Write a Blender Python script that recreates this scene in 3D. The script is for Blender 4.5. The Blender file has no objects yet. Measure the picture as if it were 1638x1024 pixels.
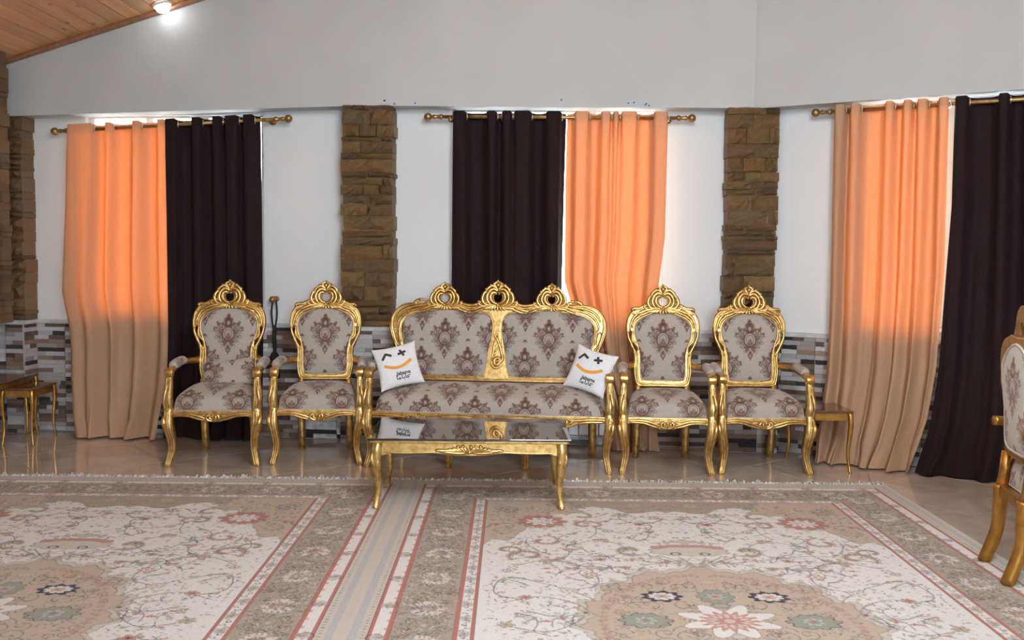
import bpy, bmesh, math, random
import numpy as np
from mathutils import Vector, Matrix
random.seed(7); RNG = np.random.RandomState(11)
SC = bpy.context.scene
COL = SC.collection
PI = math.pi

# ------------------------------------------------------------------ camera
FPX, EYE = 1600.0, 1.45
TP = 107.8/1600.0
_p = math.atan(TP); EPS = 0.0099
FWD = Vector((0, math.cos(_p), -math.sin(_p)))
U0 = Vector((0, math.sin(_p), math.cos(_p))); R0 = Vector((1, 0, 0))
UPV = (U0 - EPS*R0).normalized(); RGT = (R0 + EPS*U0).normalized()
CAM = Vector((0, 0, EYE))
cd = bpy.data.cameras.new('camera'); cd.sensor_width = 36.0; cd.lens = 36.0*FPX/1638.0
cd.clip_start = 0.05; cd.clip_end = 200
cam = bpy.data.objects.new('camera', cd); COL.objects.link(cam)
M = Matrix((RGT, UPV, -FWD)).transposed().to_4x4(); M.translation = CAM
cam.matrix_world = M
SC.camera = cam
# ------------------------------------------------------------------ world, lights, exposure
SKY = 27.0
w = bpy.data.worlds.new('sky'); SC.world = w; w.use_nodes = True
bg = w.node_tree.nodes['Background']; bg.inputs[0].default_value = (0.80, 0.91, 1.0, 1); bg.inputs[1].default_value = SKY
SC.view_settings.view_transform = 'Standard'; SC.view_settings.look = 'None'
SC.view_settings.gamma = 1.0; SC.view_settings.exposure = -0.19; SC.view_settings.use_curve_mapping = False
def area(name, loc, target, sx, sy, power, color=(1, 1, 1)):
    l = bpy.data.lights.new(name, 'AREA'); l.shape = 'RECTANGLE'; l.size = sx; l.size_y = sy
    l.energy = power; l.color = color
    o = bpy.data.objects.new(name, l); COL.objects.link(o); o.location = loc
    d = Vector(target) - Vector(loc)
    o.rotation_euler = d.to_track_quat('-Z', 'Y').to_euler()
    return o
area('overhead_fill_light', (0.9, 1.6, 3.45), (0.5, 5.6, 0.0), 1.6, 1.2, 155, (0.84, 0.95, 1.0))  # unseen lamp added overhead as soft fill, no real panel there
area('rear_fill_light', (1.2, -2.6, 1.9), (0.4, 7.0, 1.2), 2.0, 1.7, 80, (0.76, 0.91, 1.0))  # unseen lamp added behind the camera for frontal fill

l = bpy.data.lights.new('ceiling_fill_light', 'POINT'); l.energy = 42; l.shadow_soft_size = .22; l.color = (.92, .97, 1)  # unseen point light added to brighten the ceiling, no chandelier hangs here
o = bpy.data.objects.new('ceiling_fill_light', l); COL.objects.link(o); o.location = (.1, 4.2, 2.95)

# ------------------------------------------------------------------ small helpers
def ray(px, py):
    return FWD + ((px-819.0)/FPX)*RGT + ((512.0-py)/FPX)*UPV
def fl(px, py, z=0.0):
    d = ray(px, py); t = (z-EYE)/d.z
    return CAM + d*t
class Seg:
    """a wall line on the floor, s along it, w out into the room"""
    def __init__(s, A, B):
        s.A = Vector((A[0], A[1], 0)); s.B = Vector((B[0], B[1], 0))
        s.L = (s.B-s.A).length; s.t = (s.B-s.A)/s.L
        s.n = Vector((s.t.y, -s.t.x, 0))
        if s.n.y > 0 and abs(s.n.y) > .2: s.n = -s.n
        s.ang = math.atan2(s.t.y, s.t.x)
    def p(s, a, w, z): return s.A + s.t*a + s.n*w + Vector((0, 0, z))
    def hit(s, px, py, w=0.0):
        d = ray(px, py); q = s.A + s.n*w
        k = (q-CAM).dot(s.n)/d.dot(s.n); h = CAM + d*k
        return (h-s.A).dot(s.t), h.z
def catmull(P, k=6, closed=False):
    P = [np.array(p, float) for p in P]; n = len(P); out = []
    rng = range(n) if closed else range(n-1)
    for i in rng:
        if closed: a, b, c, d = P[(i-1) % n], P[i], P[(i+1) % n], P[(i+2) % n]
        else: a, b, c, d = P[max(i-1, 0)], P[i], P[i+1], P[min(i+2, n-1)]
        for j in range(k):
            t = j/k
            out.append(0.5*((2*b)+(-a+c)*t+(2*a-5*b+4*c-d)*t*t+(-a+3*b-3*c+d)*t**3))
    if not closed: out.append(P[-1])
    return out
class MB:
    def __init__(s): s.v = []; s.f = []; s.sm = []
    def add(s, vs, fs, smooth=True):
        o = len(s.v); s.v += [tuple(map(float, x)) for x in vs]
        s.f += [tuple(i+o for i in f) for f in fs]; s.sm += [smooth]*len(fs)
    def xf(s, fn): s.v = [tuple(fn(*q)) for q in s.v]; return s
    def mesh(s, name):
        m = bpy.data.meshes.new(name); m.from_pydata(s.v, [], s.f)
        m.polygons.foreach_set('use_smooth', s.sm); m.update(); return m
def setp(o, label=None, cat=None, group=None, kind=None):
    if label: o['label'] = label
    if cat: o['category'] = cat
    if group: o['group'] = group
    if kind: o['kind'] = kind
    return o
def obj(name, mb, mat, parent=None, label=None, kind=None, fixn=True):
    m = mb.mesh(name) if isinstance(mb, MB) else mb
    if fixn and isinstance(mb, MB):
        b = bmesh.new(); b.from_mesh(m); bmesh.ops.recalc_face_normals(b, faces=b.faces); b.to_mesh(m); b.free()
    if mat and not m.materials: m.materials.append(mat)
    o = bpy.data.objects.new(name, m); COL.objects.link(o)
    if parent: o.parent = parent
    return setp(o, label, kind=kind)
def empty(name, loc, rz=0, label=None, cat=None, group=None, kind=None):
    o = bpy.data.objects.new(name, None); COL.objects.link(o); o.location = loc; o.rotation_euler = (0, 0, rz)
    o.empty_display_size = .1
    return setp(o, label, cat, group, kind)
def dup_tree(o, parent=None):
    c = o.copy(); COL.objects.link(c)
    if parent: c.parent = parent
    for ch in list(o.children): dup_tree(ch, c)
    return c
def box(mb, x0, x1, y0, y1, z0, z1, bev=0.0, fn=None):
    if bev <= 0:
        vs = [(x, y, z) for x in (x0, x1) for y in (y0, y1) for z in (z0, z1)]
        fs = [(0, 1, 3, 2), (4, 6, 7, 5), (0, 4, 5, 1), (2, 3, 7, 6), (0, 2, 6, 4), (1, 5, 7, 3)]
    else:
        b = bmesh.new(); bmesh.ops.create_cube(b, size=1)
        for q in b.verts: q.co = Vector(((x0+x1)/2+q.co.x*(x1-x0), (y0+y1)/2+q.co.y*(y1-y0), (z0+z1)/2+q.co.z*(z1-z0)))
        bmesh.ops.bevel(b, geom=b.edges[:], offset=bev, segments=2, affect='EDGES', profile=.5)
        b.verts.index_update(); vs = [tuple(q.co) for q in b.verts]; fs = [tuple(q.index for q in f.verts) for f in b.faces]; b.free()
    if fn: vs = [tuple(fn(*q)) for q in vs]
    mb.add(vs, fs, False)
def sweep(mb, pts, rad, n=8, flat=1.0, sq=0.0, closed=False, ref=(0, 1, 0), cap=True):
    """tube through pts; rad scalar/list; flat squashes the section along ref; sq>0 makes it squarer"""
    P = np.array(pts, float); N = len(P)
    R = np.array([rad]*N if np.isscalar(rad) else rad, float)
    if closed: T = np.roll(P, -1, 0)-np.roll(P, 1, 0)
    else: T = np.gradient(P, axis=0)
    T /= (np.linalg.norm(T, axis=1)[:, None]+1e-12)
    ref = np.array(ref, float)
    A = np.cross(T, ref); ln = np.linalg.norm(A, axis=1)
    bad = ln < 1e-3
    if bad.any(): A[bad] = np.cross(T[bad], np.array([1.0, 0.02, 0.3]))
    A /= np.linalg.norm(A, axis=1)[:, None]; B = np.cross(A, T)
    vs = []
    for i in range(N):
        for k in range(n):
            a = 2*PI*(k+.5)/n; c, s_ = math.cos(a), math.sin(a)
            if sq: m = max(abs(c), abs(s_)); q = (1-sq)+sq/m; c *= q; s_ *= q
            vs.append(P[i]+A[i]*R[i]*c+B[i]*R[i]*s_*flat)
    fs = []
    for i in range(N if closed else N-1):
        j = (i+1) % N
        for k in range(n): fs.append((i*n+k, i*n+(k+1) % n, j*n+(k+1) % n, j*n+k))
    if cap and not closed:
        fs.append(tuple(range(n))); fs.append(tuple((N-1)*n+k for k in range(n)))
    mb.add(vs, fs, True)
def ball(mb, c, r, sx=1, sy=1, sz=1, seg=10, rings=7):
    vs = []; fs = []
    for i in range(rings+1):
        th = PI*i/rings
        for k in range(seg):
            a = 2*PI*k/seg
            vs.append((c[0]+r*sx*math.sin(th)*math.cos(a), c[1]+r*sy*math.sin(th)*math.sin(a), c[2]+r*sz*math.cos(th)))
    for i in range(rings):
        for k in range(seg): fs.append((i*seg+k, i*seg+(k+1) % seg, (i+1)*seg+(k+1) % seg, (i+1)*seg+k))
    mb.add(vs, fs, True)
def lathe(mb, prof, c, axis='z', n=14):
    vs = []; fs = []
    for (r, h) in prof:
        for k in range(n):
            a = 2*PI*k/n; x, y = r*math.cos(a), r*math.sin(a)
            vs.append({'z': (c[0]+x, c[1]+y, c[2]+h), 'x': (c[0]+h, c[1]+x, c[2]+y), 'y': (c[0]+x, c[1]+h, c[2]+y)}[axis])
    for i in range(len(prof)-1):
        for k in range(n): fs.append((i*n+k, i*n+(k+1) % n, (i+1)*n+(k+1) % n, (i+1)*n+k))
    mb.add(vs, fs, True)
def plate(mb, outs, y, th, bev):
    """flat carved board in the XZ plane from outlines (later ones are holes)"""
    c = bpy.data.curves.new('tmp', 'CURVE'); c.dimensions = '2D'; c.fill_mode = 'BOTH'
    c.extrude = max(th/2-bev, .0005); c.bevel_depth = bev; c.bevel_resolution = 2; c.offset = -bev
    for o in outs:
        s = c.splines.new('POLY'); s.points.add(len(o)-1); s.use_cyclic_u = True
        for q, p in zip(s.points, o): q.co = (p[0], p[1], 0, 1)
    t = bpy.data.objects.new('tmp', c); COL.objects.link(t)
    dg = bpy.context.evaluated_depsgraph_get(); me = bpy.data.meshes.new_from_object(t.evaluated_get(dg))
    vs = [(v.co.x, y+v.co.z, v.co.y) for v in me.vertices]; fs = [tuple(p.vertices) for p in me.polygons]
    bpy.data.objects.remove(t); bpy.data.curves.remove(c); bpy.data.meshes.remove(me)
    b = bmesh.new()
    bv = [b.verts.new(v) for v in vs]
    for f in fs:
        try: b.faces.new([bv[i] for i in f])
        except ValueError: pass
    bmesh.ops.remove_doubles(b, verts=b.verts, dist=1e-5); b.verts.index_update()
    mb.add([tuple(v.co) for v in b.verts], [tuple(v.index for v in f.verts) for f in b.faces], False); b.free()
def mirror_closed(half):
    """half outline from top centre to bottom centre on the right -> closed outline"""
    return list(half)+[(-x, z) for (x, z) in reversed(half) if abs(x) > 1e-6]
SHADE = [None]  # collects flat dark ribbons that paint shade around carved ridges
def carve(mb, pts, r, y, flat=.8, mir=True, taper=True, k=5, n=7, rs=None):
    C = catmull([(p[0], p[1]) for p in pts], k); N = len(C)
    if rs is not None:
        R = np.interp(np.linspace(0, 1, N), np.linspace(0, 1, len(rs)), rs)
    else:
        R = [r*((math.sin(PI*min(max(i/(N-1), .0), 1.0))**.45) if taper else 1)+.0012 for i in range(N)]
    for sgn in ((1, -1) if mir else (1,)):
        sweep(mb, [(sgn*c[0], y, c[1]) for c in C], list(R), n, flat)
        if SHADE[0] is not None: sweep(SHADE[0], [(sgn*c[0], y+.0015, c[1]) for c in C], [q+.0032 for q in R], 6, .22)  # wider dark ribbon behind the ridge, a painted shadow outline

# ------------------------------------------------------------------ materials
def srgb(r, g, b):
    f = lambda c: (c/255/12.92) if c/255 <= .04045 else ((c/255+.055)/1.055)**2.4
    return (f(r), f(g), f(b), 1)
def mat(name, base, rough=.5, metal=0.0, noise=None, bump=None, coat=0, spec=.5, coords='Object', rnd=None):
    m = bpy.data.materials.new(name); m.use_nodes = True; nt = m.node_tree; N = nt.nodes; L = nt.links
    b = N['Principled BSDF']; b.inputs['Base Color'].default_value = base; b.inputs['Roughness'].default_value = rough
    b.inputs['Metallic'].default_value = metal; b.inputs['Specular IOR Level'].default_value = spec
    b.inputs['Coat Weight'].default_value = coat
    tc = N.new('ShaderNodeTexCoord'); out = tc.outputs[coords]
    col = None
    if noise:   # (scale tuple, c2, lo, hi, detail)
        mp = N.new('ShaderNodeMapping'); L.new(out, mp.inputs[0]); mp.inputs['Scale'].default_value = noise[0]
        n = N.new('ShaderNodeTexNoise'); n.inputs['Scale'].default_value = 1; n.inputs['Detail'].default_value = noise[4]
        L.new(mp.outputs[0], n.inputs['Vector'])
        r = N.new('ShaderNodeValToRGB'); r.color_ramp.elements[0].position = noise[2]; r.color_ramp.elements[1].position = noise[3]
        r.color_ramp.elements[0].color = base; r.color_ramp.elements[1].color = noise[1]
        L.new(n.outputs['Fac'], r.inputs[0]); col = r.outputs[0]; L.new(col, b.inputs['Base Color'])
    if rnd:     # list of colours picked per object
        oi = N.new('ShaderNodeObjectInfo'); r = N.new('ShaderNodeValToRGB'); r.color_ramp.interpolation = 'CONSTANT'
        e = r.color_ramp.elements
        while len(e) < len(rnd): e.new(.5)
        for i, c in enumerate(rnd): e[i].position = i/len(rnd); e[i].color = c
        L.new(oi.outputs['Random'], r.inputs[0])
        if col:
            mx = N.new('ShaderNodeMix'); mx.data_type = 'RGBA'; mx.blend_type = 'MULTIPLY'; mx.inputs[0].default_value = 1
            L.new(r.outputs[0], mx.inputs[6]); L.new(col, mx.inputs[7]); L.new(mx.outputs[2], b.inputs['Base Color'])
        else: L.new(r.outputs[0], b.inputs['Base Color'])
    if bump:    # (scale, strength, detail, dist)
        n = N.new('ShaderNodeTexNoise'); n.inputs['Scale'].default_value = bump[0]; n.inputs['Detail'].default_value = bump[2]
        L.new(out, n.inputs['Vector']); bp = N.new('ShaderNodeBump'); bp.inputs['Strength'].default_value = bump[1]
        bp.inputs['Distance'].default_value = bump[3]; L.new(n.outputs['Fac'], bp.inputs['Height']); L.new(bp.outputs[0], b.inputs['Normal'])
    return m
def attrmat(name, rough, weave=900, bs=.3, sheen=.2, noiseamt=.12, nscale=260):
    m = bpy.data.materials.new(name); m.use_nodes = True; nt = m.node_tree; N = nt.nodes; L = nt.links
    b = N['Principled BSDF']; b.inputs['Roughness'].default_value = rough; b.inputs['Specular IOR Level'].default_value = .25
    b.inputs['Sheen Weight'].default_value = sheen
    a = N.new('ShaderNodeAttribute'); a.attribute_name = 'Col'
    tc = N.new('ShaderNodeTexCoord'); n = N.new('ShaderNodeTexNoise'); n.inputs['Scale'].default_value = nscale; n.inputs['Detail'].default_value = 3
    L.new(tc.outputs['Object'], n.inputs['Vector'])
    mr = N.new('ShaderNodeMapRange'); mr.inputs['From Min'].default_value = .3; mr.inputs['From Max'].default_value = .7
    mr.inputs['To Min'].default_value = 1-noiseamt; mr.inputs['To Max'].default_value = 1+noiseamt; L.new(n.outputs['Fac'], mr.inputs['Value'])
    vm = N.new('ShaderNodeVectorMath'); vm.operation = 'SCALE'; L.new(a.outputs['Color'], vm.inputs[0]); L.new(mr.outputs[0], vm.inputs['Scale'])
    L.new(vm.outputs[0], b.inputs['Base Color'])
    n2 = N.new('ShaderNodeTexNoise'); n2.inputs['Scale'].default_value = weave; L.new(tc.outputs['Object'], n2.inputs['Vector'])
    bp = N.new('ShaderNodeBump'); bp.inputs['Strength'].default_value = bs; bp.inputs['Distance'].default_value = .002
    L.new(n2.outputs['Fac'], bp.inputs['Height']); L.new(bp.outputs[0], b.inputs['Normal'])
    return m
MAT = {}
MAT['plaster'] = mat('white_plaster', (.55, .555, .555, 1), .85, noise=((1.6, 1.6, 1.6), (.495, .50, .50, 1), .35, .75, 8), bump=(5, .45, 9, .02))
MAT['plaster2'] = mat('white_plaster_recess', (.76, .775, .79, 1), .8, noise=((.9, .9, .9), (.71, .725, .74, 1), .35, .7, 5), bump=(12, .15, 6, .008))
MAT['frame'] = mat('white_window_frame', (.78, .78, .77, 1), .4)
MAT['gold'] = mat('gold_leaf', (.80, .56, .225, 1), .34, 1.0, noise=((30, 30, 30), (.46, .28, .085, 1), .42, .72, 6), bump=(90, .25, 4, .004))
MAT['gold_shade'] = mat('painted_shade_on_gold', (.30, .155, .045, 1), .5, .7)  # dark gold for painted shade beside ridges and in crest recesses
MAT['goldshaded'] = mat('shaded_bronze_gold', (.50, .255, .06, 1), .38, .85, noise=((20, 20, 20), (.34, .16, .035, 1), .4, .7, 5), bump=(60, .15, 3, .002))  # gold darkened in its colour for the shade on the right-edge chair
MAT['goldtable'] = mat('aged_gold', (.60, .34, .085, 1), .32, .95, noise=((20, 20, 20), (.38, .19, .05, 1), .4, .7, 5))
MAT['tabletop'] = mat('brown_lacquer', (.16, .075, .035, 1), .22, .0, noise=((30, 4, 30), (.09, .04, .018, 1), .35, .7, 6), coat=.6)
MAT['rod'] = mat('antique_brass', (.45, .27, .10, 1), .38, .8, noise=((30, 30, 30), (.30, .16, .06, 1), .4, .7, 4))
MAT['ring'] = mat('eyelet_metal', (.75, .66, .5, 1), .3, .9)
MAT['glass_top'] = mat('black_glass', (.008, .008, .010, 1), .03, spec=1.0, coat=1.0)
MAT['steel'] = mat('radiator_white', (.92, .94, .97, 1), .3)
MAT['dark'] = mat('dark_gap', (.03, .03, .03, 1), .7)
MAT['black_cord'] = mat('black_cord', (.018, .014, .018, 1), .8, bump=(200, .5, 2, .002))
MAT['brown_cloth'] = mat('brown_curtain_cloth', (.0155, .0075, .0095, 1), .85, noise=((260, 260, 30), (.024, .012, .014, 1), .35, .7, 3), bump=(500, .4, 2, .002), spec=.2)
MAT['white_cloth'] = mat('white_cushion_cloth', (.80, .81, .84, 1), .8, noise=((60, 60, 60), (.74, .75, .79, 1), .35, .7, 4), bump=(300, .3, 3, .002), spec=.2)
MAT['ink'] = mat('dark_print', (.035, .037, .045, 1), .8)
MAT['orange_ink'] = mat('orange_print', (.80, .36, .045, 1), .8)
MAT['piping'] = mat('cream_piping', (.44, .38, .34, 1), .8, bump=(300, .5, 2, .002))
MAT['braid'] = mat('white_braid', (.66, .64, .60, 1), .8, bump=(240, .9, 2, .004))
MAT['grout'] = mat('pale_grout', (.42, .36, .30, 1), .5)
MAT['blue'] = mat('blue_speck', (.08, .20, .55, 1), .7)
MAT['black'] = mat('black_speck', (.01, .01, .02, 1), .7)
MAT['fringe'] = mat('rug_fringe', (.78, .77, .77, 1), .9, noise=((40, 40, 40), (.42, .40, .40, 1), .35, .7, 4))
MAT['rugbase'] = mat('rug_edge', (.40, .33, .29, 1), .9)
MAT['rail'] = mat('grey_stone_cap', (.46, .46, .47, 1), .5, noise=((14, 14, 14), (.62, .62, .63, 1), .35, .7, 6))
MAT['base_mortar'] = mat('wainscot_mortar', (.40, .40, .41, 1), .8)
# pilaster stones
MAT['stone'] = mat('brown_varnished_stone', (1, 1, 1, 1), .48, noise=((14, 14, 26), (.50, .44, .40, 1), .34, .68, 8), bump=(38, .9, 8, .012),
    rnd=[(.27, .165, .070, 1), (.31, .19, .080, 1), (.235, .145, .068, 1), (.34, .215, .090, 1), (.25, .165, .095, 1), (.30, .172, .068, 1)])
# wainscot strips
_c = dict(noise=((22, 22, 45), (.58, .57, .57, 1), .36, .68, 8), bump=(60, .6, 6, .006))
MAT['s_light'] = mat('strip_pale_marble', (1, 1, 1, 1), .4, rnd=[(.62, .62, .64, 1), (.50, .49, .51, 1), (.76, .76, .79, 1), (.46, .41, .38, 1), (.66, .63, .61, 1)], **_c)
MAT['s_brown'] = mat('strip_brown_stone', (1, 1, 1, 1), .45, rnd=[(.30, .19, .14, 1), (.22, .14, .105, 1), (.38, .27, .21, 1), (.17, .11, .085, 1)], **_c)
MAT['s_dark'] = mat('strip_dark_stone', (1, 1, 1, 1), .4, rnd=[(.035, .032, .038, 1), (.06, .05, .05, 1), (.10, .085, .08, 1)], **_c)
# wood planks
def wood(name, c1, c2):
    m = bpy.data.materials.new(name); m.use_nodes = True; N = m.node_tree.nodes; L = m.node_tree.links; b = N['Principled BSDF']
    tc = N.new('ShaderNodeTexCoord'); oi = N.new('ShaderNodeObjectInfo')
    ad = N.new('ShaderNodeVectorMath'); ad.operation = 'ADD'; cm = N.new('ShaderNodeCombineXYZ'); ml = N.new('ShaderNodeMath'); ml.operation = 'MULTIPLY'; ml.inputs[1].default_value = 37
    L.new(oi.outputs['Random'], ml.inputs[0]); L.new(ml.outputs[0], cm.inputs[1]); L.new(tc.outputs['Object'], ad.inputs[0]); L.new(cm.outputs[0], ad.inputs[1])
    mp = N.new('ShaderNodeMapping'); mp.inputs['Scale'].default_value = (22, 1.2, 22); L.new(ad.outputs[0], mp.inputs[0])
    n = N.new('ShaderNodeTexNoise'); n.inputs['Scale'].default_value = 1; n.inputs['Detail'].default_value = 7; n.inputs['Distortion'].default_value = .8; L.new(mp.outputs[0], n.inputs['Vector'])
    r = N.new('ShaderNodeValToRGB'); r.color_ramp.elements[0].position = .32; r.color_ramp.elements[1].position = .72; r.color_ramp.elements[0].color = c1; r.color_ramp.elements[1].color = c2
    L.new(n.outputs['Fac'], r.inputs[0])
    # knots
    mp2 = N.new('ShaderNodeMapping'); mp2.inputs['Scale'].default_value = (7, 2.4, 7); L.new(ad.outputs[0], mp2.inputs[0])
    vo = N.new('ShaderNodeTexVoronoi'); vo.inputs['Scale'].default_value = 1; L.new(mp2.outputs[0], vo.inputs['Vector'])
    r2 = N.new('ShaderNodeValToRGB'); r2.color_ramp.elements[0].position = .05; r2.color_ramp.elements[1].position = .13; r2.color_ramp.elements[0].color = (.25, .14, .08, 1); r2.color_ramp.elements[1].color = (1, 1, 1, 1)
    L.new(vo.outputs['Distance'], r2.inputs[0])
    mx = N.new('ShaderNodeMix'); mx.data_type = 'RGBA'; mx.blend_type = 'MULTIPLY'; mx.inputs[0].default_value = 1
    L.new(r.outputs[0], mx.inputs[6]); L.new(r2.outputs[0], mx.inputs[7])
    mr = N.new('ShaderNodeMapRange'); mr.inputs['To Min'].default_value = .82; mr.inputs['To Max'].default_value = 1.15; L.new(oi.outputs['Random'], mr.inputs['Value'])
    vm = N.new('ShaderNodeVectorMath'); vm.operation = 'SCALE'; L.new(mx.outputs[2], vm.inputs[0]); L.new(mr.outputs[0], vm.inputs['Scale'])
    L.new(vm.outputs[0], b.inputs['Base Color']); b.inputs['Roughness'].default_value = .38; b.inputs['Coat Weight'].default_value = .15
    return m
MAT['wood'] = wood('pine_plank', (.68, .31, .115, 1), (.82, .44, .19, 1))
MAT['woodtrim'] = wood('pine_moulding', (.22, .095, .05, 1), (.32, .15, .08, 1))
# marble floor
def marble():
    m = bpy.data.materials.new('polished_beige_marble'); m.use_nodes = True; N = m.node_tree.nodes; L = m.node_tree.links; b = N['Principled BSDF']
    tc = N.new('ShaderNodeTexCoord'); oi = N.new('ShaderNodeObjectInfo')
    cm = N.new('ShaderNodeCombineXYZ'); ml = N.new('ShaderNodeMath'); ml.operation = 'MULTIPLY'; ml.inputs[1].default_value = 61
    L.new(oi.outputs['Random'], ml.inputs[0]); L.new(ml.outputs[0], cm.inputs[2]); ad = N.new('ShaderNodeVectorMath'); L.new(tc.outputs['Object'], ad.inputs[0]); L.new(cm.outputs[0], ad.inputs[1])
    n = N.new('ShaderNodeTexNoise'); n.inputs['Scale'].default_value = 2.6; n.inputs['Detail'].default_value = 8; n.inputs['Distortion'].default_value = 1.6; L.new(ad.outputs[0], n.inputs['Vector'])
    r = N.new('ShaderNodeValToRGB'); e = r.color_ramp.elements; e[0].position = .3; e[0].color = (.50, .415, .35, 1); e[1].position = .7; e[1].color = (.68, .60, .53, 1)
    x = e.new(.5); x.color = (.59, .505, .435, 1)
    L.new(n.outputs['Fac'], r.inputs[0]); L.new(r.outputs[0], b.inputs['Base Color']); b.inputs['Roughness'].default_value = .055; b.inputs['Coat Weight'].default_value = .5; b.inputs['Coat Roughness'].default_value = .04
    b.inputs['Specular IOR Level'].default_value = .75
    return m
MAT['marble'] = marble()
def curtain_cloth():
    m = bpy.data.materials.new('peach_curtain_cloth'); m.use_nodes = True; N = m.node_tree.nodes; L = m.node_tree.links
    N.remove(N['Principled BSDF']); out = N['Material Output']
    tc = N.new('ShaderNodeTexCoord'); mp = N.new('ShaderNodeMapping'); mp.inputs['Scale'].default_value = (190, 190, 14); L.new(tc.outputs['Object'], mp.inputs[0])
    n = N.new('ShaderNodeTexNoise'); n.inputs['Scale'].default_value = 1; n.inputs['Detail'].default_value = 3; L.new(mp.outputs[0], n.inputs['Vector'])
    r = N.new('ShaderNodeValToRGB'); r.color_ramp.elements[0].color = (.44, .28, .175, 1); r.color_ramp.elements[1].color = (.55, .36, .235, 1); L.new(n.outputs['Fac'], r.inputs[0])
    d = N.new('ShaderNodeBsdfDiffuse'); L.new(r.outputs[0], d.inputs[0])
    t = N.new('ShaderNodeBsdfTranslucent'); t.inputs[0].default_value = (.95, .165, .012, 1)
    s = N.new('ShaderNodeBsdfSheen'); s.inputs[0].default_value = (.6, .45, .35, 1)
    mx = N.new('ShaderNodeMixShader'); mx.inputs[0].default_value = .115; L.new(d.outputs[0], mx.inputs[1]); L.new(t.outputs[0], mx.inputs[2])
    L.new(mx.outputs[0], out.inputs[0]); return m
MAT['peach'] = curtain_cloth()
def pane_glass():
    m = bpy.data.materials.new('window_glass'); m.use_nodes = True; N = m.node_tree.nodes; L = m.node_tree.links
    N.remove(N['Principled BSDF']); out = N['Material Output']
    t = N.new('ShaderNodeBsdfTransparent'); g = N.new('ShaderNodeBsdfGlossy'); g.inputs['Roughness'].default_value = .02
    lw = N.new('ShaderNodeFresnel'); lw.inputs[0].default_value = 1.45; mx = N.new('ShaderNodeMixShader')
    L.new(lw.outputs[0], mx.inputs[0]); L.new(t.outputs[0], mx.inputs[1]); L.new(g.outputs[0], mx.inputs[2]); L.new(mx.outputs[0], out.inputs[0]); return m
MAT['glass'] = pane_glass()
def emit(name, c, s):
    m = bpy.data.materials.new(name); m.use_nodes = True; b = m.node_tree.nodes['Principled BSDF']
    b.inputs['Emission Color'].default_value = c; b.inputs['Emission Strength'].default_value = s; return m
MAT['lamp'] = emit('lit_lamp', (.92, .97, 1, 1), 16)
MAT['damask'] = attrmat('damask_fabric', .8)
MAT['rugpile'] = attrmat('rug_pile', .95, weave=320, bs=.5, sheen=.1, noiseamt=.10, nscale=180)

# ------------------------------------------------------------------ the room shell
V0, V1, V2 = (-4.15, 7.966), (-1.09, 7.63), (1.80, 7.46)
_d = Vector((1.54, -.94)).normalized(); V3 = (V2[0]+_d.x*3.45, V2[1]+_d.y*3.45)
SL, SM, SR = Seg(V0, V1), Seg(V1, V2), Seg(V2, V3)
XR = V3[0]; BW = .175
def ceilz(x): return 2.86+.29*(x+3.94) if x < .5 else 2.86+.29*4.44-.29*(x-.5)
def struct(name, mb, m, parent=None, label=None):
    o = obj(name, mb, m, parent, label)
    if not parent: o['kind'] = 'structure'
    return o
def sbox(mb, seg, s0, s1, w0, w1, z0, z1, bev=0): box(mb, s0, s1, w0, w1, z0, z1, bev, fn=lambda a, b, c: seg.p(a, b, c))
def prism(mb, seg, poly, w0, w1):
    n = len(poly); vs = [seg.p(a, w0, z) for a, z in poly]+[seg.p(a, w1, z) for a, z in poly]
    mb.add(vs, [tuple(range(n)), tuple(range(n, 2*n))]+[(i, (i+1) % n, n+(i+1) % n, n+i) for i in range(n)], False)
# windows: s range, sill and head heights
def srange(seg, a, b, y=350): return seg.hit(a, y)[0], seg.hit(b, y)[0]
WIN = [(SL, *srange(SL, 140, 422), .93, 2.48), (SM, *srange(SM, 722, 1062), .93, 2.52), (SR, SR.hit(1366, 350)[0], SR.hit(1366, 350)[0]+1.75, .93, 2.52)]
# floor slab
mb = MB(); box(mb, -4.6, XR+.4, -3.3, 8.4, -.16, -.004); floor = struct('floor', mb, MAT['grout'])
# marble tiles laid diagonally, clipped to the room outline
def clip(poly, a, b, c):
    out = []
    for i in range(len(poly)):
        p, q = poly[i], poly[(i+1) % len(poly)]; dp = a*p[0]+b*p[1]-c; dq = a*q[0]+b*q[1]-c
        if dp <= 0: out.append(p)
        if dp*dq < 0: t = dp/(dp-dq); out.append((p[0]+t*(q[0]-p[0]), p[1]+t*(q[1]-p[1])))
    return out
room = [V0, V1, V2, V3]
T = .80; ca, sa = math.cos(math.radians(-52.5)), math.sin(math.radians(-52.5)); o0 = fl(788, 759.5)
for i in range(-12, 13):
    for j in range(-12, 13):
        g = .0028
        sq_ = [(T*i+g, T*j+g), (T*(i+1)-g, T*j+g), (T*(i+1)-g, T*(j+1)-g), (T*i+g, T*(j+1)-g)]
        P = [(o0.x+ca*a-sa*b, o0.y+sa*a+ca*b) for a, b in sq_]
        P = clip(P, -1, 0, 4.15); P = clip(P, 1, 0, XR); P = clip(P, 0, -1, -3.2)
        if len(P) < 3: continue
        for sg in (SL, SM, SR):
            n = (-sg.n.x, -sg.n.y); P = clip(P, n[0], n[1], n[0]*sg.A.x+n[1]*sg.A.y)
            if len(P) < 3: break
        if len(P) < 3: continue
        n = len(P); mb = MB(); mb.add([(x, y, -.006) for x, y in P]+[(x, y, 0) for x, y in P], [tuple(range(n, 2*n))]+[(k, (k+1) % n, n+(k+1) % n, n+k) for k in range(n)], False)
        obj('floor_tile', mb, MAT['marble'], floor)
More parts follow.
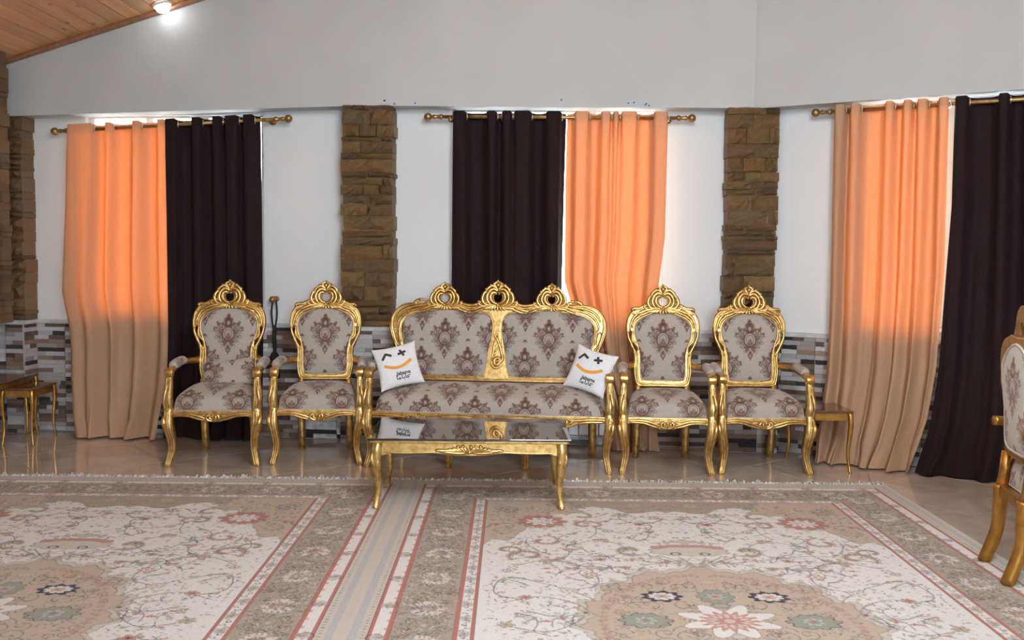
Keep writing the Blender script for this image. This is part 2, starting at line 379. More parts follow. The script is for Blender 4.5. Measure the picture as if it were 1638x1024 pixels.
# walls
def wall(name, seg, win, ext0, ext1, ztop=2.75):
    mb = MB(); s0, s1, zs, zh = win
    sbox(mb, seg, -ext0, s0, -.30, 0, -.1, ztop); sbox(mb, seg, s1, seg.L+ext1, -.30, 0, -.1, ztop)
    sbox(mb, seg, s0, s1, -.30, 0, -.1, zs); sbox(mb, seg, s0, s1, -.30, 0, zh, ztop)
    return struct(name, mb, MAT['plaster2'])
wl = wall('wall_back_left', SL, WIN[0][1:], .3, .02)
wm = wall('wall_back', SM, WIN[1][1:], 0, .25)
wr = wall('wall_back_right', SR, WIN[2][1:], .1, .1)
# beams / gable above, standing proud of the windows' wall
def beam(name, seg, zs0, zs1, a, b):
    n = 24; top = []
    for i in range(n+1):
        s_ = b+(a-b)*i/n; x = seg.p(s_, BW, 0).x; top.append((s_, ceilz(max(min(x, XR+.4), -4.6))+.03))
    mb = MB(); prism(mb, seg, [(a, zs0), (b, zs1)]+top, -.02, BW)
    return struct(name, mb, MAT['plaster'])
beam('trim_1', SL, 2.445, 2.52, -.3, SL.L+.004)
beam('trim_2', SM, 2.52, 2.505, -.012, SM.L-.06)
beam('trim_3', SR, 2.505, 2.515, -.0, SR.L+.2)
# side and rear walls with a door-less plain plaster face (outside the picture)
mb = MB(); box(mb, -4.45, -4.15, -3.3, 8.3, -.1, 3.1); struct('wall_left', mb, MAT['plaster'])
mb = MB(); box(mb, XR, XR+.3, -3.3, V3[1]+.1, -.1, 3.1); struct('wall_right', mb, MAT['plaster'])
mb = MB(); b0, b1 = 0.0, 2.2
for q in ((-4.4, b0, -.1, 4.3), (b1, XR+.2, -.1, 4.3), (b0, b1, -.1, .9), (b0, b1, 2.9, 4.3)): box(mb, q[0], q[1], -3.5, -3.2, q[2], q[3])
struct('wall_rear', mb, MAT['plaster'])
# ceiling of pine planks on both slopes
mb = MB()
for (xa, xb) in ((-4.6, .5), (.5, XR+.5)):
    za, zb = ceilz(xa)+.03, ceilz(xb)+.03
    mb.add([(xa, -3.4, za), (xb, -3.4, zb), (xb, 8.3, zb), (xa, 8.3, za), (xa, -3.4, za+.1), (xb, -3.4, zb+.1), (xb, 8.3, zb+.1), (xa, 8.3, za+.1)],
           [(0, 1, 2, 3), (4, 5, 6, 7), (0, 1, 5, 4), (1, 2, 6, 5), (2, 3, 7, 6), (3, 0, 4, 7)], False)
ceiling = struct('ceiling', mb, MAT['dark'])
PW = .118; cs = 1/math.sqrt(1+.29**2)
pm = MB(); box(pm, 0, PW-.004, -3.3, 7.9, 0, .018, .004); pme = pm.mesh('ceiling_plank'); pme.materials.append(MAT['wood'])
for side in (0, 1):
    n = int((4.75 if side == 0 else 4.6)/cs/PW)
    for i in range(n):
        o = obj('ceiling_plank', pme, None, ceiling); th = math.atan(.29)
        if side == 0:
            x = .5-(i+1)*PW*cs; o.location = (x, 0, ceilz(x)+.006); o.rotation_euler = (0, -th, 0)
        else:
            x = .5+i*PW*cs; o.location = (x, 0, ceilz(x)+.006); o.rotation_euler = (0, th, 0)
# wooden moulding where the ceiling meets the gable
mb = MB()
for seg, a, b in ((SL, -.1, SL.L), (SM, 0, SM.L), (SR, 0, SR.L)):
    P = []; n = 20
    for i in range(n+1):
        s_ = a+(b-a)*i/n; q = seg.p(s_, BW+.013, 0); P.append((q.x, q.y, ceilz(q.x)-.008))
    sweep(mb, P, .022, 4, 1.0, sq=1)
struct('trim_4', mb, MAT['woodtrim'])
# windows
def window(i, seg, s0, s1, zs, zh):
    mb = MB(); f = .04
    for (a, b, c, d) in ((s0, s1, zs, zs+f), (s0, s1, zh-.014, zh), (s0, s0+f, zs+f, zh-.014), (s1-f, s1, zs+f, zh-.014)): sbox(mb, seg, a, b, -.12, -.06, c, d, .006)
    o = struct('window_%d' % i, mb, MAT['frame'])
    n = 3; W = (s1-s0-2*f)/n
    for k in range(n):
        a = s0+f+k*W
        if k: m2 = MB(); sbox(m2, seg, a-.03, a+.03, -.118, -.062, zs+f, zh-.014, .005); obj('mullion', m2, MAT['frame'], o)
        m3 = MB(); sbox(m3, seg, a+(.03 if k else 0), a+W-(.03 if k < n-1 else 0), -.093, -.087, zs+f, zh-.014); obj('pane', m3, MAT['glass'], o)
    m4 = MB(); sbox(m4, seg, s0-.0, s1+.0, -.06, .015, zs-.0, zs+.02, .006); obj('sill', m4, MAT['frame'], o)
for i, q in enumerate(WIN): window(i+1, *q)
# rear window (outside the picture, behind the camera)
mb = MB()
for q in ((b0, b1, .9, .96), (b0, b1, 2.84, 2.9), (b0, b0+.06, .96, 2.84), (b1-.06, b1, .96, 2.84), (1.07, 1.13, .96, 2.84)): box(mb, q[0], q[1], -3.38, -3.3, q[2], q[3])
o = struct('window_4', mb, MAT['frame']); m3 = MB(); box(m3, b0+.06, b1-.06, -3.345, -3.34, .96, 2.84); obj('pane', m3, MAT['glass'], o)
# outside ground
mb = MB(); box(mb, -40, 40, -40, 60, -.6, -.3); obj('ground', mb, mat('pale_gravel', (.62, .60, .57, 1), .9), kind='structure')

# ------------------------------------------------------------------ split-face stone pieces
def rough_piece(nx, nz, amp, seed, m, name):
    r = random.Random(seed); vs = []; fs = []
    for iz in range(nz+1):
        for ix in range(nx+1):
            e = (ix in (0, nx)) or (iz in (0, nz))
            jx = 0 if ix in (0, nx) else r.uniform(-.08, .08); jz = r.uniform(-.10, .10) if (iz in (0, nz) and ix not in (0, nx)) else 0
            vs.append((ix/nx-.5+jx, 1+(-amp*r.uniform(.3, 1) if e else amp*r.uniform(-.6, 1)), iz/nz-.5+jz*.5))
    K = nx+1
    for iz in range(nz):
        for ix in range(nx): fs.append((iz*K+ix, iz*K+ix+1, (iz+1)*K+ix+1, (iz+1)*K+ix))
    ring = [ix for ix in range(K)]+[iz*K+nx for iz in range(1, nz+1)]+[nz*K+ix for ix in range(nx-1, -1, -1)]+[iz*K for iz in range(nz-1, 0, -1)]
    o = len(vs)
    for q in ring: vs.append((vs[q][0], 0, vs[q][2]))
    n = len(ring)
    for k in range(n): fs.append((ring[k], ring[(k+1) % n], o+(k+1) % n, o+k))
    me = bpy.data.meshes.new(name); me.from_pydata(vs, [], fs)
    b = bmesh.new(); b.from_mesh(me); bmesh.ops.recalc_face_normals(b, faces=b.faces); b.to_mesh(me); b.free()
    me.materials.append(m); return me
STONE = [rough_piece(5, 3, .13, k, MAT['stone'], 'stone') for k in range(9)]
STRIP = {c: [rough_piece(4, 1, .22, 40+k, MAT[c], 'stone_strip') for k in range(4)] for c in ('s_light', 's_brown', 's_dark')}
def place_piece(me, name, seg, s0, s1, w0, w1, z0, z1, parent, ang=None):
    o = bpy.data.objects.new(name, me); COL.objects.link(o); o.parent = parent
    c = seg.p((s0+s1)/2, w0, (z0+z1)/2); t = seg.t; n = seg.n
    M = Matrix(((t.x*(s1-s0), n.x*(w1-w0), 0, c.x), (t.y*(s1-s0), n.y*(w1-w0), 0, c.y), (0, 0, z1-z0, c.z), (0, 0, 0, 1)))
    o.matrix_world = M
    return o
# pilasters faced with ledge stone
def pilaster(name, seg, s0, s1, w, z0, z1, seed, sides=(1, 1), wback=0.0):
    r = random.Random(seed); mb = MB(); sbox(mb, seg, s0+.012, s1-.012, wback, w-.02, z0, z1)
    root = struct(name, mb, MAT['stone'])
    z = z0; W = s1-s0
    while z < z1-.012:
        h = r.choice([.035, .045, .055, .07, .085, .10, .11]); h = min(h, z1-z)
        if z1-(z+h) < .02: h = z1-z
        n = r.choice([1, 2, 2, 3]) if W > .25 else 1
        cuts = sorted([r.uniform(.18, .82) for _ in range(n-1)]); cuts = [0]+cuts+[1]
        for a, b in zip(cuts[:-1], cuts[1:]):
            if (b-a)*W < .05: continue
            sa_, sb_ = s0+a*W, s0+b*W
            if a == 0: sa_ -= r.uniform(-.006, .014)*sides[0]
            if b == 1: sb_ += r.uniform(-.006, .014)*sides[1]
            pr = r.uniform(.0, .028)
            place_piece(r.choice(STONE), 'stone', seg, sa_+.003, sb_-.003, wback+.0 if (a == 0 or b == 1) else w-.06, w+pr, z+.002, z+h-.002, root)
        z += h
    return root
def at_w(seg, px, py, w_): return seg.hit(px, py, w_)[0]
pilaster('trim_5', SM, at_w(SM, 547, 350, BW), at_w(SM, 628, 350, BW), BW, .885, 2.525, 3)
pilaster('trim_6', SM, at_w(SM, 1162, 350, BW), at_w(SM, 1243, 350, BW), BW, .885, 2.512, 5)
pilaster('trim_7', SL, at_w(SL, 5, 350, BW), at_w(SL, 36, 350, BW), BW, .885, 2.455, 8)
# corner column on the left wall, running up to the ceiling
cx = -4.03+.24
SCOR = Seg((-4.30, 7.62), (cx, 7.58)); pilaster('trim_8', SCOR, 0, SCOR.L, .12, .885, 2.90, 9)
# mosaic wainscot of split-face strips
def wainscot(name, seg, a, b, w, seed, vis, z1=.855, cap=True, capw=.02):
    """vis: s ranges the photograph shows, whose strips are parts of their own"""
    r = random.Random(seed); mb = MB(); sbox(mb, seg, a, b, w-.12 if w > .1 else w-.0, w+.006, 0, z1)
    root = struct(name, mb, MAT['base_mortar'])
    parts = []; rest = []
    TW = .245; t0 = a
    ranges = []
    while t0 < b-.01: ranges.append((t0, min(t0+TW, b))); t0 += TW
    for (ta, tb) in ranges:
        z = .004; row = 0
        while z < z1-.006:
            h = .033 if z1-z-.033 > .01 else z1-z-.001
            s_ = ta+.002
            while s_ < tb-.004:
                L = r.choice([.06, .08, .11, .14, .18, .24, .24]); L = min(L, tb-.002-s_)
                if tb-.002-(s_+L) < .03: L = tb-.002-s_
                k = r.random(); kind = 's_light' if k < .53 else ('s_brown' if k < .82 else 's_dark')
                d = {'s_light': r.uniform(.010, .016), 's_brown': r.uniform(.012, .020), 's_dark': r.uniform(.007, .012)}[kind]
                pc = (s_+.0008, s_+L-.0008, w+.004, w+d+.004, z+.0006, z+h-.0006, kind)
                (parts if any(p <= s_+L/2 <= q for p, q in vis) else rest).append(pc); s_ += L
            z += h; row += 1
    parts.sort(key=lambda q: -(q[1]-q[0])); rest += parts[300:]; parts = parts[:300]
    for q in parts: place_piece(r.choice(STRIP[q[6]]), 'stone_strip', seg, *q[:6], root)
    for kind in ('s_light', 's_brown', 's_dark'):
        mb = MB()
        for q in rest:
            if q[6] == kind: sbox(mb, seg, *q[:6])
        if mb.v: obj('stone_strips_'+{'s_light': 'pale', 's_brown': 'brown', 's_dark': 'dark'}[kind], mb, MAT[kind], root, kind='stuff')
    if cap:
        mb = MB(); sbox(mb, seg, a, b, w-.0 if w < .1 else w-.2, w+capw, z1, z1+.033, .004); obj('stone_cap', mb, MAT['rail'], root)
    return root
def sr(seg, a, b, y=600, w_=0): return (seg.hit(a, y, w_)[0], seg.hit(b, y, w_)[0])
PLs, PLe = at_w(SM, 544, 600, BW+.01), at_w(SM, 631, 600, BW+.01)
PRs, PRe = at_w(SM, 1159, 600, BW+.01), at_w(SM, 1246, 600, BW+.01)
c0, c1 = SL.hit(22, 600, BW)[0], SL.hit(39, 600, BW)[0]
wainscot('baseboard_left', SL, c1, SL.L+.0, 0, 21, [sr(SL, 39, 122), sr(SL, 424, 470)])
wainscot('baseboard_left_return', SL, c0-.30, c1, BW, 22, [(c0-.3, c1)])
wainscot('baseboard_back', SM, PLe, PRs, 0, 23, [sr(SM, 1036, 1165), sr(SM, 1000, 1036)])
wainscot('baseboard_back_left_return', SM, PLs, PLe, BW, 24, [(PLs, PLe)])
wainscot('baseboard_back_right_return', SM, PRs, PRe, BW, 25, [(PRs, PRe)])
def side_strip(name, P0, P1, seed):
    sg = Seg((P0.x, P0.y), (P1.x, P1.y)); wainscot(name, sg, 0, sg.L, 0.0, seed, [(0, sg.L)], cap=False)
side_strip('baseboard_left_side', SL.p(c1, BW, 0), SL.p(c1, 0, 0), 31)
side_strip('baseboard_back_left_side', SM.p(PLe, BW, 0), SM.p(PLe, 0, 0), 32)
side_strip('baseboard_back_right_side', SM.p(PRs, 0, 0), SM.p(PRs, BW, 0), 33)
wainscot('baseboard_right', SR, -.02, SR.L, 0, 26, [sr(SR, 1240, 1330), sr(SR, 1478, 1500)])
# small paint specks on the beam
mb = MB(); mk = MB()
for (x, y, c) in ((615, 161, 1), (631, 166, 0), (664, 165, 0), (898, 160, 0), (1005, 165, 0), (1014, 164, 0), (1032, 168, 0), (1034, 166, 0), (1038, 169, 0)):
    s_, z_ = SM.hit(x, y, BW); ctr = SM.p(s_, BW+.001, z_); ball(mk if c else mb, ctr, .0075, 1, .2, 1, 8, 5)
struct('trim_9', mb, MAT['blue']); struct('trim_10', mk, MAT['black'])
# recessed spot lamp in the sloping ceiling
d = ray(259, 7); t = (ceilz(-4)-.29*(-4)-EYE)/(d.z-.29*d.x); lp = CAM+d*t
lamp = empty('ceiling_spotlight', lp, 0, 'round lit white spotlight set in the pine plank ceiling', 'lamp')
rt = Matrix.Rotation(-math.atan(.29), 3, 'Y')
def rl(x, y, z): return tuple(rt @ Vector((x, y, z)))
mb = MB(); lathe(mb, [(.056, -.012), (.070, -.014), (.074, 0), (.045, .0)], (0, 0, 0)); mb.xf(rl); obj('rim', mb, MAT['frame'], lamp)
mb = MB(); ball(mb, (0, 0, -.022), .054, 1, 1, .8, 16, 10); mb.xf(rl); obj('bulb', mb, MAT['lamp'], lamp)

# ------------------------------------------------------------------ woven patterns, drawn as colour grids
class Canvas:
    def __init__(s, W, H, px, bg):
        s.px = px; s.nx = int(round(W/px)); s.ny = int(round(H/px)); s.a = np.tile(np.array(bg[:3], float), (s.ny, s.nx, 1))
        s.X, s.Y = np.meshgrid((np.arange(s.nx)+.5)*px, (np.arange(s.ny)+.5)*px)
    def blend(s, sl, m, c, al=1.0):
        m = np.clip(m, 0, 1)[..., None]*al; s.a[sl] = s.a[sl]*(1-m)+np.array(c[:3])*m
    def win(s, x0, x1, y0, y1):
        i0 = max(int(x0/s.px)-1, 0); i1 = min(int(x1/s.px)+2, s.nx); j0 = max(int(y0/s.px)-1, 0); j1 = min(int(y1/s.px)+2, s.ny)
        return (slice(j0, max(j1, j0)), slice(i0, max(i1, i0)))
    def stroke(s, P, r, c, al=1.0, closed=False):
        P = list(P)+([P[0]] if closed else [])
        xs = [p[0] for p in P]; ys = [p[1] for p in P]
        sl = s.win(min(xs)-r-s.px, max(xs)+r+s.px, min(ys)-r-s.px, max(ys)+r+s.px)
        X, Y = s.X[sl], s.Y[sl]
        if X.size == 0: return
        D = np.full(X.shape, 9.0)
        for (a, b) in zip(P[:-1], P[1:]):
            dx, dy = b[0]-a[0], b[1]-a[1]; q = dx*dx+dy*dy+1e-12
            t = np.clip(((X-a[0])*dx+(Y-a[1])*dy)/q, 0, 1); D = np.minimum(D, np.hypot(X-a[0]-t*dx, Y-a[1]-t*dy))
        s.blend(sl, (r-D)/s.px+.5, c, al)
    def ell(s, x, y, rx, ry, c, al=1.0, ang=0, pet=0, amp=.2, ring=None):
        R = max(rx, ry)*(1+amp)+s.px*2; sl = s.win(x-R, x+R, y-R, y+R); X, Y = s.X[sl]-x, s.Y[sl]-y
        if X.size == 0: return
        ca_, sa_ = math.cos(ang), math.sin(ang); U, V = X*ca_+Y*sa_, -X*sa_+Y*ca_
        rr = np.hypot(U/rx, V/ry); lim = 1+(amp*np.cos(pet*np.arctan2(V/ry, U/rx)) if pet else 0)
        k = min(rx, ry)
        if ring is None: m = (lim-rr)*k/s.px+.5
        else: m = (ring/2-np.abs(lim-rr)*k)/s.px+.5
        s.blend(sl, m, c, al)
    def spiral(s, x, y, r, turns, c, w_, a0=0, dirn=1, al=1.0):
        P = [(x+r*(1-.85*t)*math.cos(a0+dirn*2*PI*turns*t), y+r*(1-.85*t)*math.sin(a0+dirn*2*PI*turns*t)) for t in np.linspace(0, 1, 16)]
        s.stroke(P, w_, c, al)

# damask: one repeat .335 x .40, motif in the middle and on the corners (half drop)
DW, DH = .335, .400
def make_damask(bgc, br, br2, gr):
    cv = Canvas(DW/2, DH, .0014, bgc)        # right half of one repeat, mirrored
    def motif(ox, oy):
        for sg in (1, -1):
            f = lambda x, y: (ox+sg*x*1.2, oy+y*1.08)
            def S(P, r, c, al=.9): cv.stroke([f(*p) for p in catmull(P, 5)], r, c, al)
            def E(x, y, rx, ry, c, al=.9, ang=0, **k): cv.ell(ox+sg*x*1.2, oy+y*1.08, rx*1.2, ry*1.08, c, al, sg*ang, **k)
            if sg > 0: cv.ell(ox, oy+.035, .088, .078, br, .34, 0, pet=10, amp=.12); cv.ell(ox, oy-.03, .062, .062, br, .22, 0, pet=8, amp=.15); cv.ell(ox, oy+.115, .024, .045, br, .4)
            # crown
            E(0, .098, .020, .034, br, .75, pet=0); E(0, .138, .010, .014, br, .8); E(.0, .118, .016, .008, br2, .8); E(.018, .108, .009, .017, br, .85, -.5)
            E(.0, .088, .008, .016, bgc, .8); E(.026, .082, .008, .018, br, .8, -.8); E(.0, .072, .026, .010, br2, .55)
            # oval and its inner flower
            E(0, .018, .036, .048, br, .55); E(0, .018, .031, .042, bgc, .75); E(0, .018, .036, .048, br2, .9, ring=.0045); E(0, .020, .022, .030, br, .85, ring=.004)
            E(0, -.012, .022, .016, br, .7, pet=6); E(0, .012, .010, .010, br2, .6, pet=5); E(.014, -.002, .008, .008, br, .8)
            # side flowers
            E(.052, .056, .021, .019, br, .75, pet=5); E(.052, .056, .011, .010, bgc, .7, pet=5); E(.050, .056, .005, .005, br2, .9)
            E(.058, .084, .010, .012, br, .8, .4); E(.066, .096, .005, .008, br2, .8, .6); E(.080, .058, .008, .010, br, .8); E(.086, .042, .006, .005, br2, .8)
            S([(.034, .078), (.044, .088), (.058, .080)], .003, br2); S([(.070, .036), (.082, .046), (.086, .062)], .0028, gr)
            E(.044, .030, .012, .013, br, .7, pet=4); E(.046, .012, .011, .010, br, .65, pet=5, ring=.004)
            # grey scrolls below
            for (x, y, r, a, dn) in ((.060, .014, .020, 2, 1), (.054, -.022, .019, 1, 1), (.034, -.048, .016, .5, 1), (.072, -.004, .012, 2.5, -1), (.044, -.004, .012, 4, -1)):
                P = [(x+r*(1-.8*t)*math.cos(a+dn*5.6*t), y+r*(1-.8*t)*math.sin(a+dn*5.6*t)) for t in np.linspace(0, 1, 14)]
                S(P[::2], .0022, gr, .85)
            E(.016, -.040, .010, .016, br, .8, .5); E(.030, -.030, .008, .009, br2, .6, pet=4); E(.022, -.058, .006, .009, br, .7, .7)
            # pendant
            E(0, -.066, .009, .012, br, .85); E(0, -.090, .012, .013, br, .8); E(0, -.088, .006, .007, bgc, .7); E(0, -.108, .004, .008, br2, .9); E(.012, -.078, .005, .006, br2, .8)
            # small spade between the repeats
            E(0, .196, .008, .008, br, .8); E(.009, .190, .006, .005, br2, .7)
    motif(0, DH/2); motif(DW/2, 0); motif(DW/2, DH)
    # soft tonal clouds of the weave
    n = RNG.rand(60, 30); yy = (np.arange(cv.ny)*60//cv.ny); xx = (np.arange(cv.nx)*30//cv.nx)
    cv.a *= (1+.10*(n[yy][:, xx]-.5))[..., None]
    fine = RNG.rand(cv.ny, cv.nx); cv.a *= (1+.16*(fine-.5))[..., None]
    return np.concatenate([cv.a[:, ::-1], cv.a], axis=1)   # x from -DW/2..DW/2, y 0..DH with the motif at (0, DH/2)
DAM = make_damask((.42, .38, .345), (.165, .078, .060), (.095, .048, .043), (.12, .105, .11))
DAM_L = make_damask((.60, .57, .53), (.25, .12, .11), (.14, .07, .08), (.16, .15, .17))
def dam(A, x, y):
    """colour at metres x, y from a motif centre"""
    H, W = A.shape[:2]; i = (np.mod(x+DW/2, DW)/DW*W).astype(int) % W; j = (np.mod(y+DH/2, DH)/DH*H).astype(int) % H
    return A[j, i]
def grid_mesh(name, V, C, m, smooth=True, wrap=False):
    """V (ny,nx,3) positions, C (ny,nx,3) colours"""
    ny, nx = V.shape[:2]; me = bpy.data.meshes.new(name)
    I = np.arange(ny*nx).reshape(ny, nx); F = np.stack([I[:-1, :-1], I[:-1, 1:], I[1:, 1:], I[1:, :-1]], -1).reshape(-1, 4)
    me.vertices.add(ny*nx); me.vertices.foreach_set('co', V.reshape(-1).astype(np.float32))
    me.loops.add(F.size); me.loops.foreach_set('vertex_index', F.reshape(-1).astype(np.int32))
    me.polygons.add(len(F)); me.polygons.foreach_set('loop_start', (np.arange(len(F))*4).astype(np.int32)); me.polygons.foreach_set('loop_total', np.full(len(F), 4, np.int32))
    me.polygons.foreach_set('use_smooth', np.full(len(F), smooth)); me.update(calc_edges=True)
    if C is not None:
        at = me.color_attributes.new('Col', 'FLOAT_COLOR', 'POINT'); c4 = np.ones((ny*nx, 4), np.float32); c4[:, :3] = C.reshape(-1, 3); at.data.foreach_set('color', c4.reshape(-1))
    me.materials.append(m); return me
def rsq(nu, nv, rho, p=6):
    a, b = np.meshgrid(np.linspace(-1, 1, nu), np.linspace(-1, 1, nv))
    return a, b, a*(1-rho*np.abs(b)**p), b*(1-rho*np.abs(a)**p)

# ------------------------------------------------------------------ carved gilt furniture
def shear(y0=.205, z0=.5, k=.17):
    return lambda x, y, z: (x, y+y0+max(z-z0, -.15)*k, z)
def crest(mb, cx, cz, k=1.0, y=-.012):
    def q(P): return [(x*k*1.14, z*k) for x, z in P]
    sub = MB()
    def C(P, r, **kw): carve(sub, q(P), r*k, 0, **kw)
    C([(.0, -.048), (-.028, -.036), (-.046, -.006), (-.040, .026), (-.022, .034), (-.010, .026)], .0095)
    ball(sub, (.011*k, -.006, .026*k), .009*k); ball(sub, (-.011*k, -.006, .026*k), .009*k)
    C([(0, -.060), (-.046, -.050), (-.068, -.010), (-.060, .032), (-.036, .058), (-.012, .052), (0, .040)], .0105)
    C([(-.012, .062), (-.034, .082), (-.060, .068), (-.074, .044), (-.066, .032)], .0095)
    C([(-.028, -.058), (-.078, -.050), (-.098, -.014), (-.088, .026), (-.070, .046)], .012)
    C([(-.050, -.058), (-.100, -.062), (-.122, -.040), (-.116, -.022)], .009)
    C([(0, .046), (-.010, .066), (-.024, .092), (-.012, .106), (0, .108)], .0085)
    ball(sub, (0, -.006, .088*k), .013*k); ball(sub, (0, -.004, .117*k), .010*k)
    for a in (-.028, .028, -.052, .052): ball(sub, (a*k, 0, (.108-abs(a)*.42)*k), .0095*k)
    for a in (-1, 1):
        ball(sub, (a*.128*k, 0, -.036*k), .012*k); ball(sub, (a*.104*k, 0, .004*k), .010*k); ball(sub, (a*.086*k, 0, .058*k), .009*k)
    ball(sub, (0, -.008, -.056*k), .012*k)
    # fan of leaves below
    for a in (0, .022, .046, .070, .094): carve(sub, q([(a*.35, -.058), (a*.8, -.078), (a*1.15, -.100+abs(a)*.25)]), .0085*k, -.004, mir=a > 0)
    C([(-.03, -.066), (-.075, -.074), (-.125, -.098), (-.165, -.112)], .009); C([(-.05, -.060), (-.10, -.066), (-.15, -.088), (-.20, -.100)], .009)
    o = len(mb.v); mb.add([(x+cx, yy+y, z+cz) for x, yy, z in sub.v], sub.f, True)
def backing(cx, cz, k):
    """pierced shell board behind the crest scrolls"""
    out = [(x*k+cx, z*k+cz) for x, z in mirror_closed([(0, .112), (.03, .105), (.062, .082), (.082, .05), (.094, .01), (.118, -.03), (.135, -.05), (.14, -.10), (0, -.10)])]
    ho = [[(cx+k*.030*math.cos(a), cz+k*(-.004+.034*math.sin(a))) for a in np.linspace(0, 2*PI, 16, endpoint=False)]]
    for s_ in (1, -1):
        ho.append([(cx+s_*k*x, cz+k*z) for x, z in ((.053, -.02), (.062, .0), (.058, .022), (.050, .030), (.050, .0))])
        ho.append([(cx+s_*k*x, cz+k*z) for x, z in ((.080, -.025), (.088, -.01), (.082, .018), (.076, .0))])
    return [out]+ho
def ridge(mb, half, inset, r, y, k=4, closed=True, flat=.8):
    O = mirror_closed(half) if closed else half
    C = np.array(catmull(O, k, closed)); T_ = np.roll(C, -1, 0)-np.roll(C, 1, 0); T_ /= np.linalg.norm(T_, axis=1)[:, None]+1e-9
    N_ = np.stack([-T_[:, 1], T_[:, 0]], 1); c0_ = C.mean(0); s_ = np.sign(((c0_-C)*N_).sum(1)); N_ *= (np.sign(s_.sum()) or 1)
    C = C+N_*inset; sweep(mb, [(a, y, b) for a, b in C], r, 6, flat, closed=closed)
CH_O = [(0, 1.082), (.050, 1.084), (.100, 1.086), (.150, 1.072), (.206, 1.053), (.246, 1.008), (.260, .938), (.250, .860), (.220, .785), (.203, .735), (.204, .680), (.203, .610), (.190, .548), (.165, .520), (0, .518)]
CH_I = [(0, 1.043), (.055, 1.034), (.110, 1.012), (.165, .985), (.193, .940), (.194, .880), (.172, .812), (.155, .742), (.153, .680), (.152, .610), (.146, .580), (.128, .566), (0, .564)]
def outline(half, k=4): return [tuple(p) for p in catmull(mirror_closed(half), k, True)]
def lens(cx, cz, w_, h_, a):
    return [(cx+w_*math.cos(t)*math.cos(a)-h_*math.sin(t)*math.sin(a), cz+w_*math.cos(t)*math.sin(a)+h_*math.sin(t)*math.cos(a)) for t in np.linspace(0, 2*PI, 12, endpoint=False)]
def interp_half(half, z):
    zz = [p[1] for p in half][::-1]; xx = [p[0] for p in half][::-1]
    return np.interp(z, zz, xx)
def panel_mesh(name, xL, xR, zb, zt, nu, nv, rho, bulge, dmat, D, origin, fn, p=6, front=True):
    """upholstered back panel; xL,xR functions of z; zt function of x"""
    a, b, u, v = rsq(nu, nv, rho, p)
    z = zb+(v+1)/2*(zt(np.zeros_like(u))-zb); L, R = xL(z), xR(z); x = L+(u+1)/2*(R-L)
    z = zb+(v+1)/2*(zt(x)-zb); L, R = xL(z), xR(z); x = L+(u+1)/2*(R-L)
    y = -bulge*((1-np.abs(a)**3.2)*(1-np.abs(b)**3.2))**.5
    if not front: y = -y
    C = dam(D, x-origin[0], z-origin[1])
    V = np.stack([x, y, z], -1); X = V.reshape(-1, 3); X = np.array([fn(*q) for q in X]).reshape(V.shape)
    edge = np.concatenate([X[0, :], X[1:, -1], X[-1, -2::-1], X[-2:0:-1, 0]])
    return grid_mesh(name, X, C, dmat), edge
def seat_mesh(name, wf, wb, yf, yb, z0, th, dome, nu, nv, D, origin, dmat, front_bow=.0):
    q_ = lambda n, k: np.sign(np.linspace(-1, 1, n))*(1-(1-np.abs(np.linspace(-1, 1, n)))**k)
    a, b = np.meshgrid(q_(nu, 1.5 if wf < .5 else 1.15), q_(nv, 2.4)); u, v = a*(1-.05*np.abs(b)**8), b*(1-.05*np.abs(a)**8)
    t = (v+1)/2; hw = wf+(wb-wf)*t; x = u*hw; y = yf+(yb-yf)*t-front_bow*(1-u*u)*(1-t)
    e = np.clip((1-np.abs(a)**(18 if wf < .5 else 40)), 0, 1)**.42*np.clip((1-np.abs(b)**16), 0, 1)**.42
    z = z0+th*e+dome*(1-np.abs(a)**(5 if wf < .5 else 9))*(1-np.abs(b-.2)**2.0*.7)*np.clip(e*1.2, 0, 1)
    C = dam(D, x-origin[0], y-origin[1]+np.minimum(z-z0, th)*.95)
    X = np.stack([x, y, z], -1); edge = np.concatenate([X[0, :], X[1:, -1], X[-1, -2::-1], X[-2:0:-1, 0]])
    return grid_mesh(name, X, C, dmat), edge
def cyl_pad(name, P, r, D, dmat, n=20):
    C = catmull(P, 10); N = len(C); V = []; Cc = []
    for i, c in enumerate(C):
        t = i/(N-1); rr = r*max(1-abs(2*t-1)**5, 0)**.4+.004
        row = []
        for k in range(n+1):
            a = 2*PI*k/n; row.append((c[0]+rr*math.cos(a), c[1], c[2]+rr*.85*math.sin(a)))
        V.append(row)
    V = np.array(V); a = np.linspace(0, 2*PI*r, n+1)[None, :]+np.zeros((N, 1)); yy = V[:, :, 1]
    return grid_mesh(name, V, dam(D, a+.05, yy+.1), dmat)
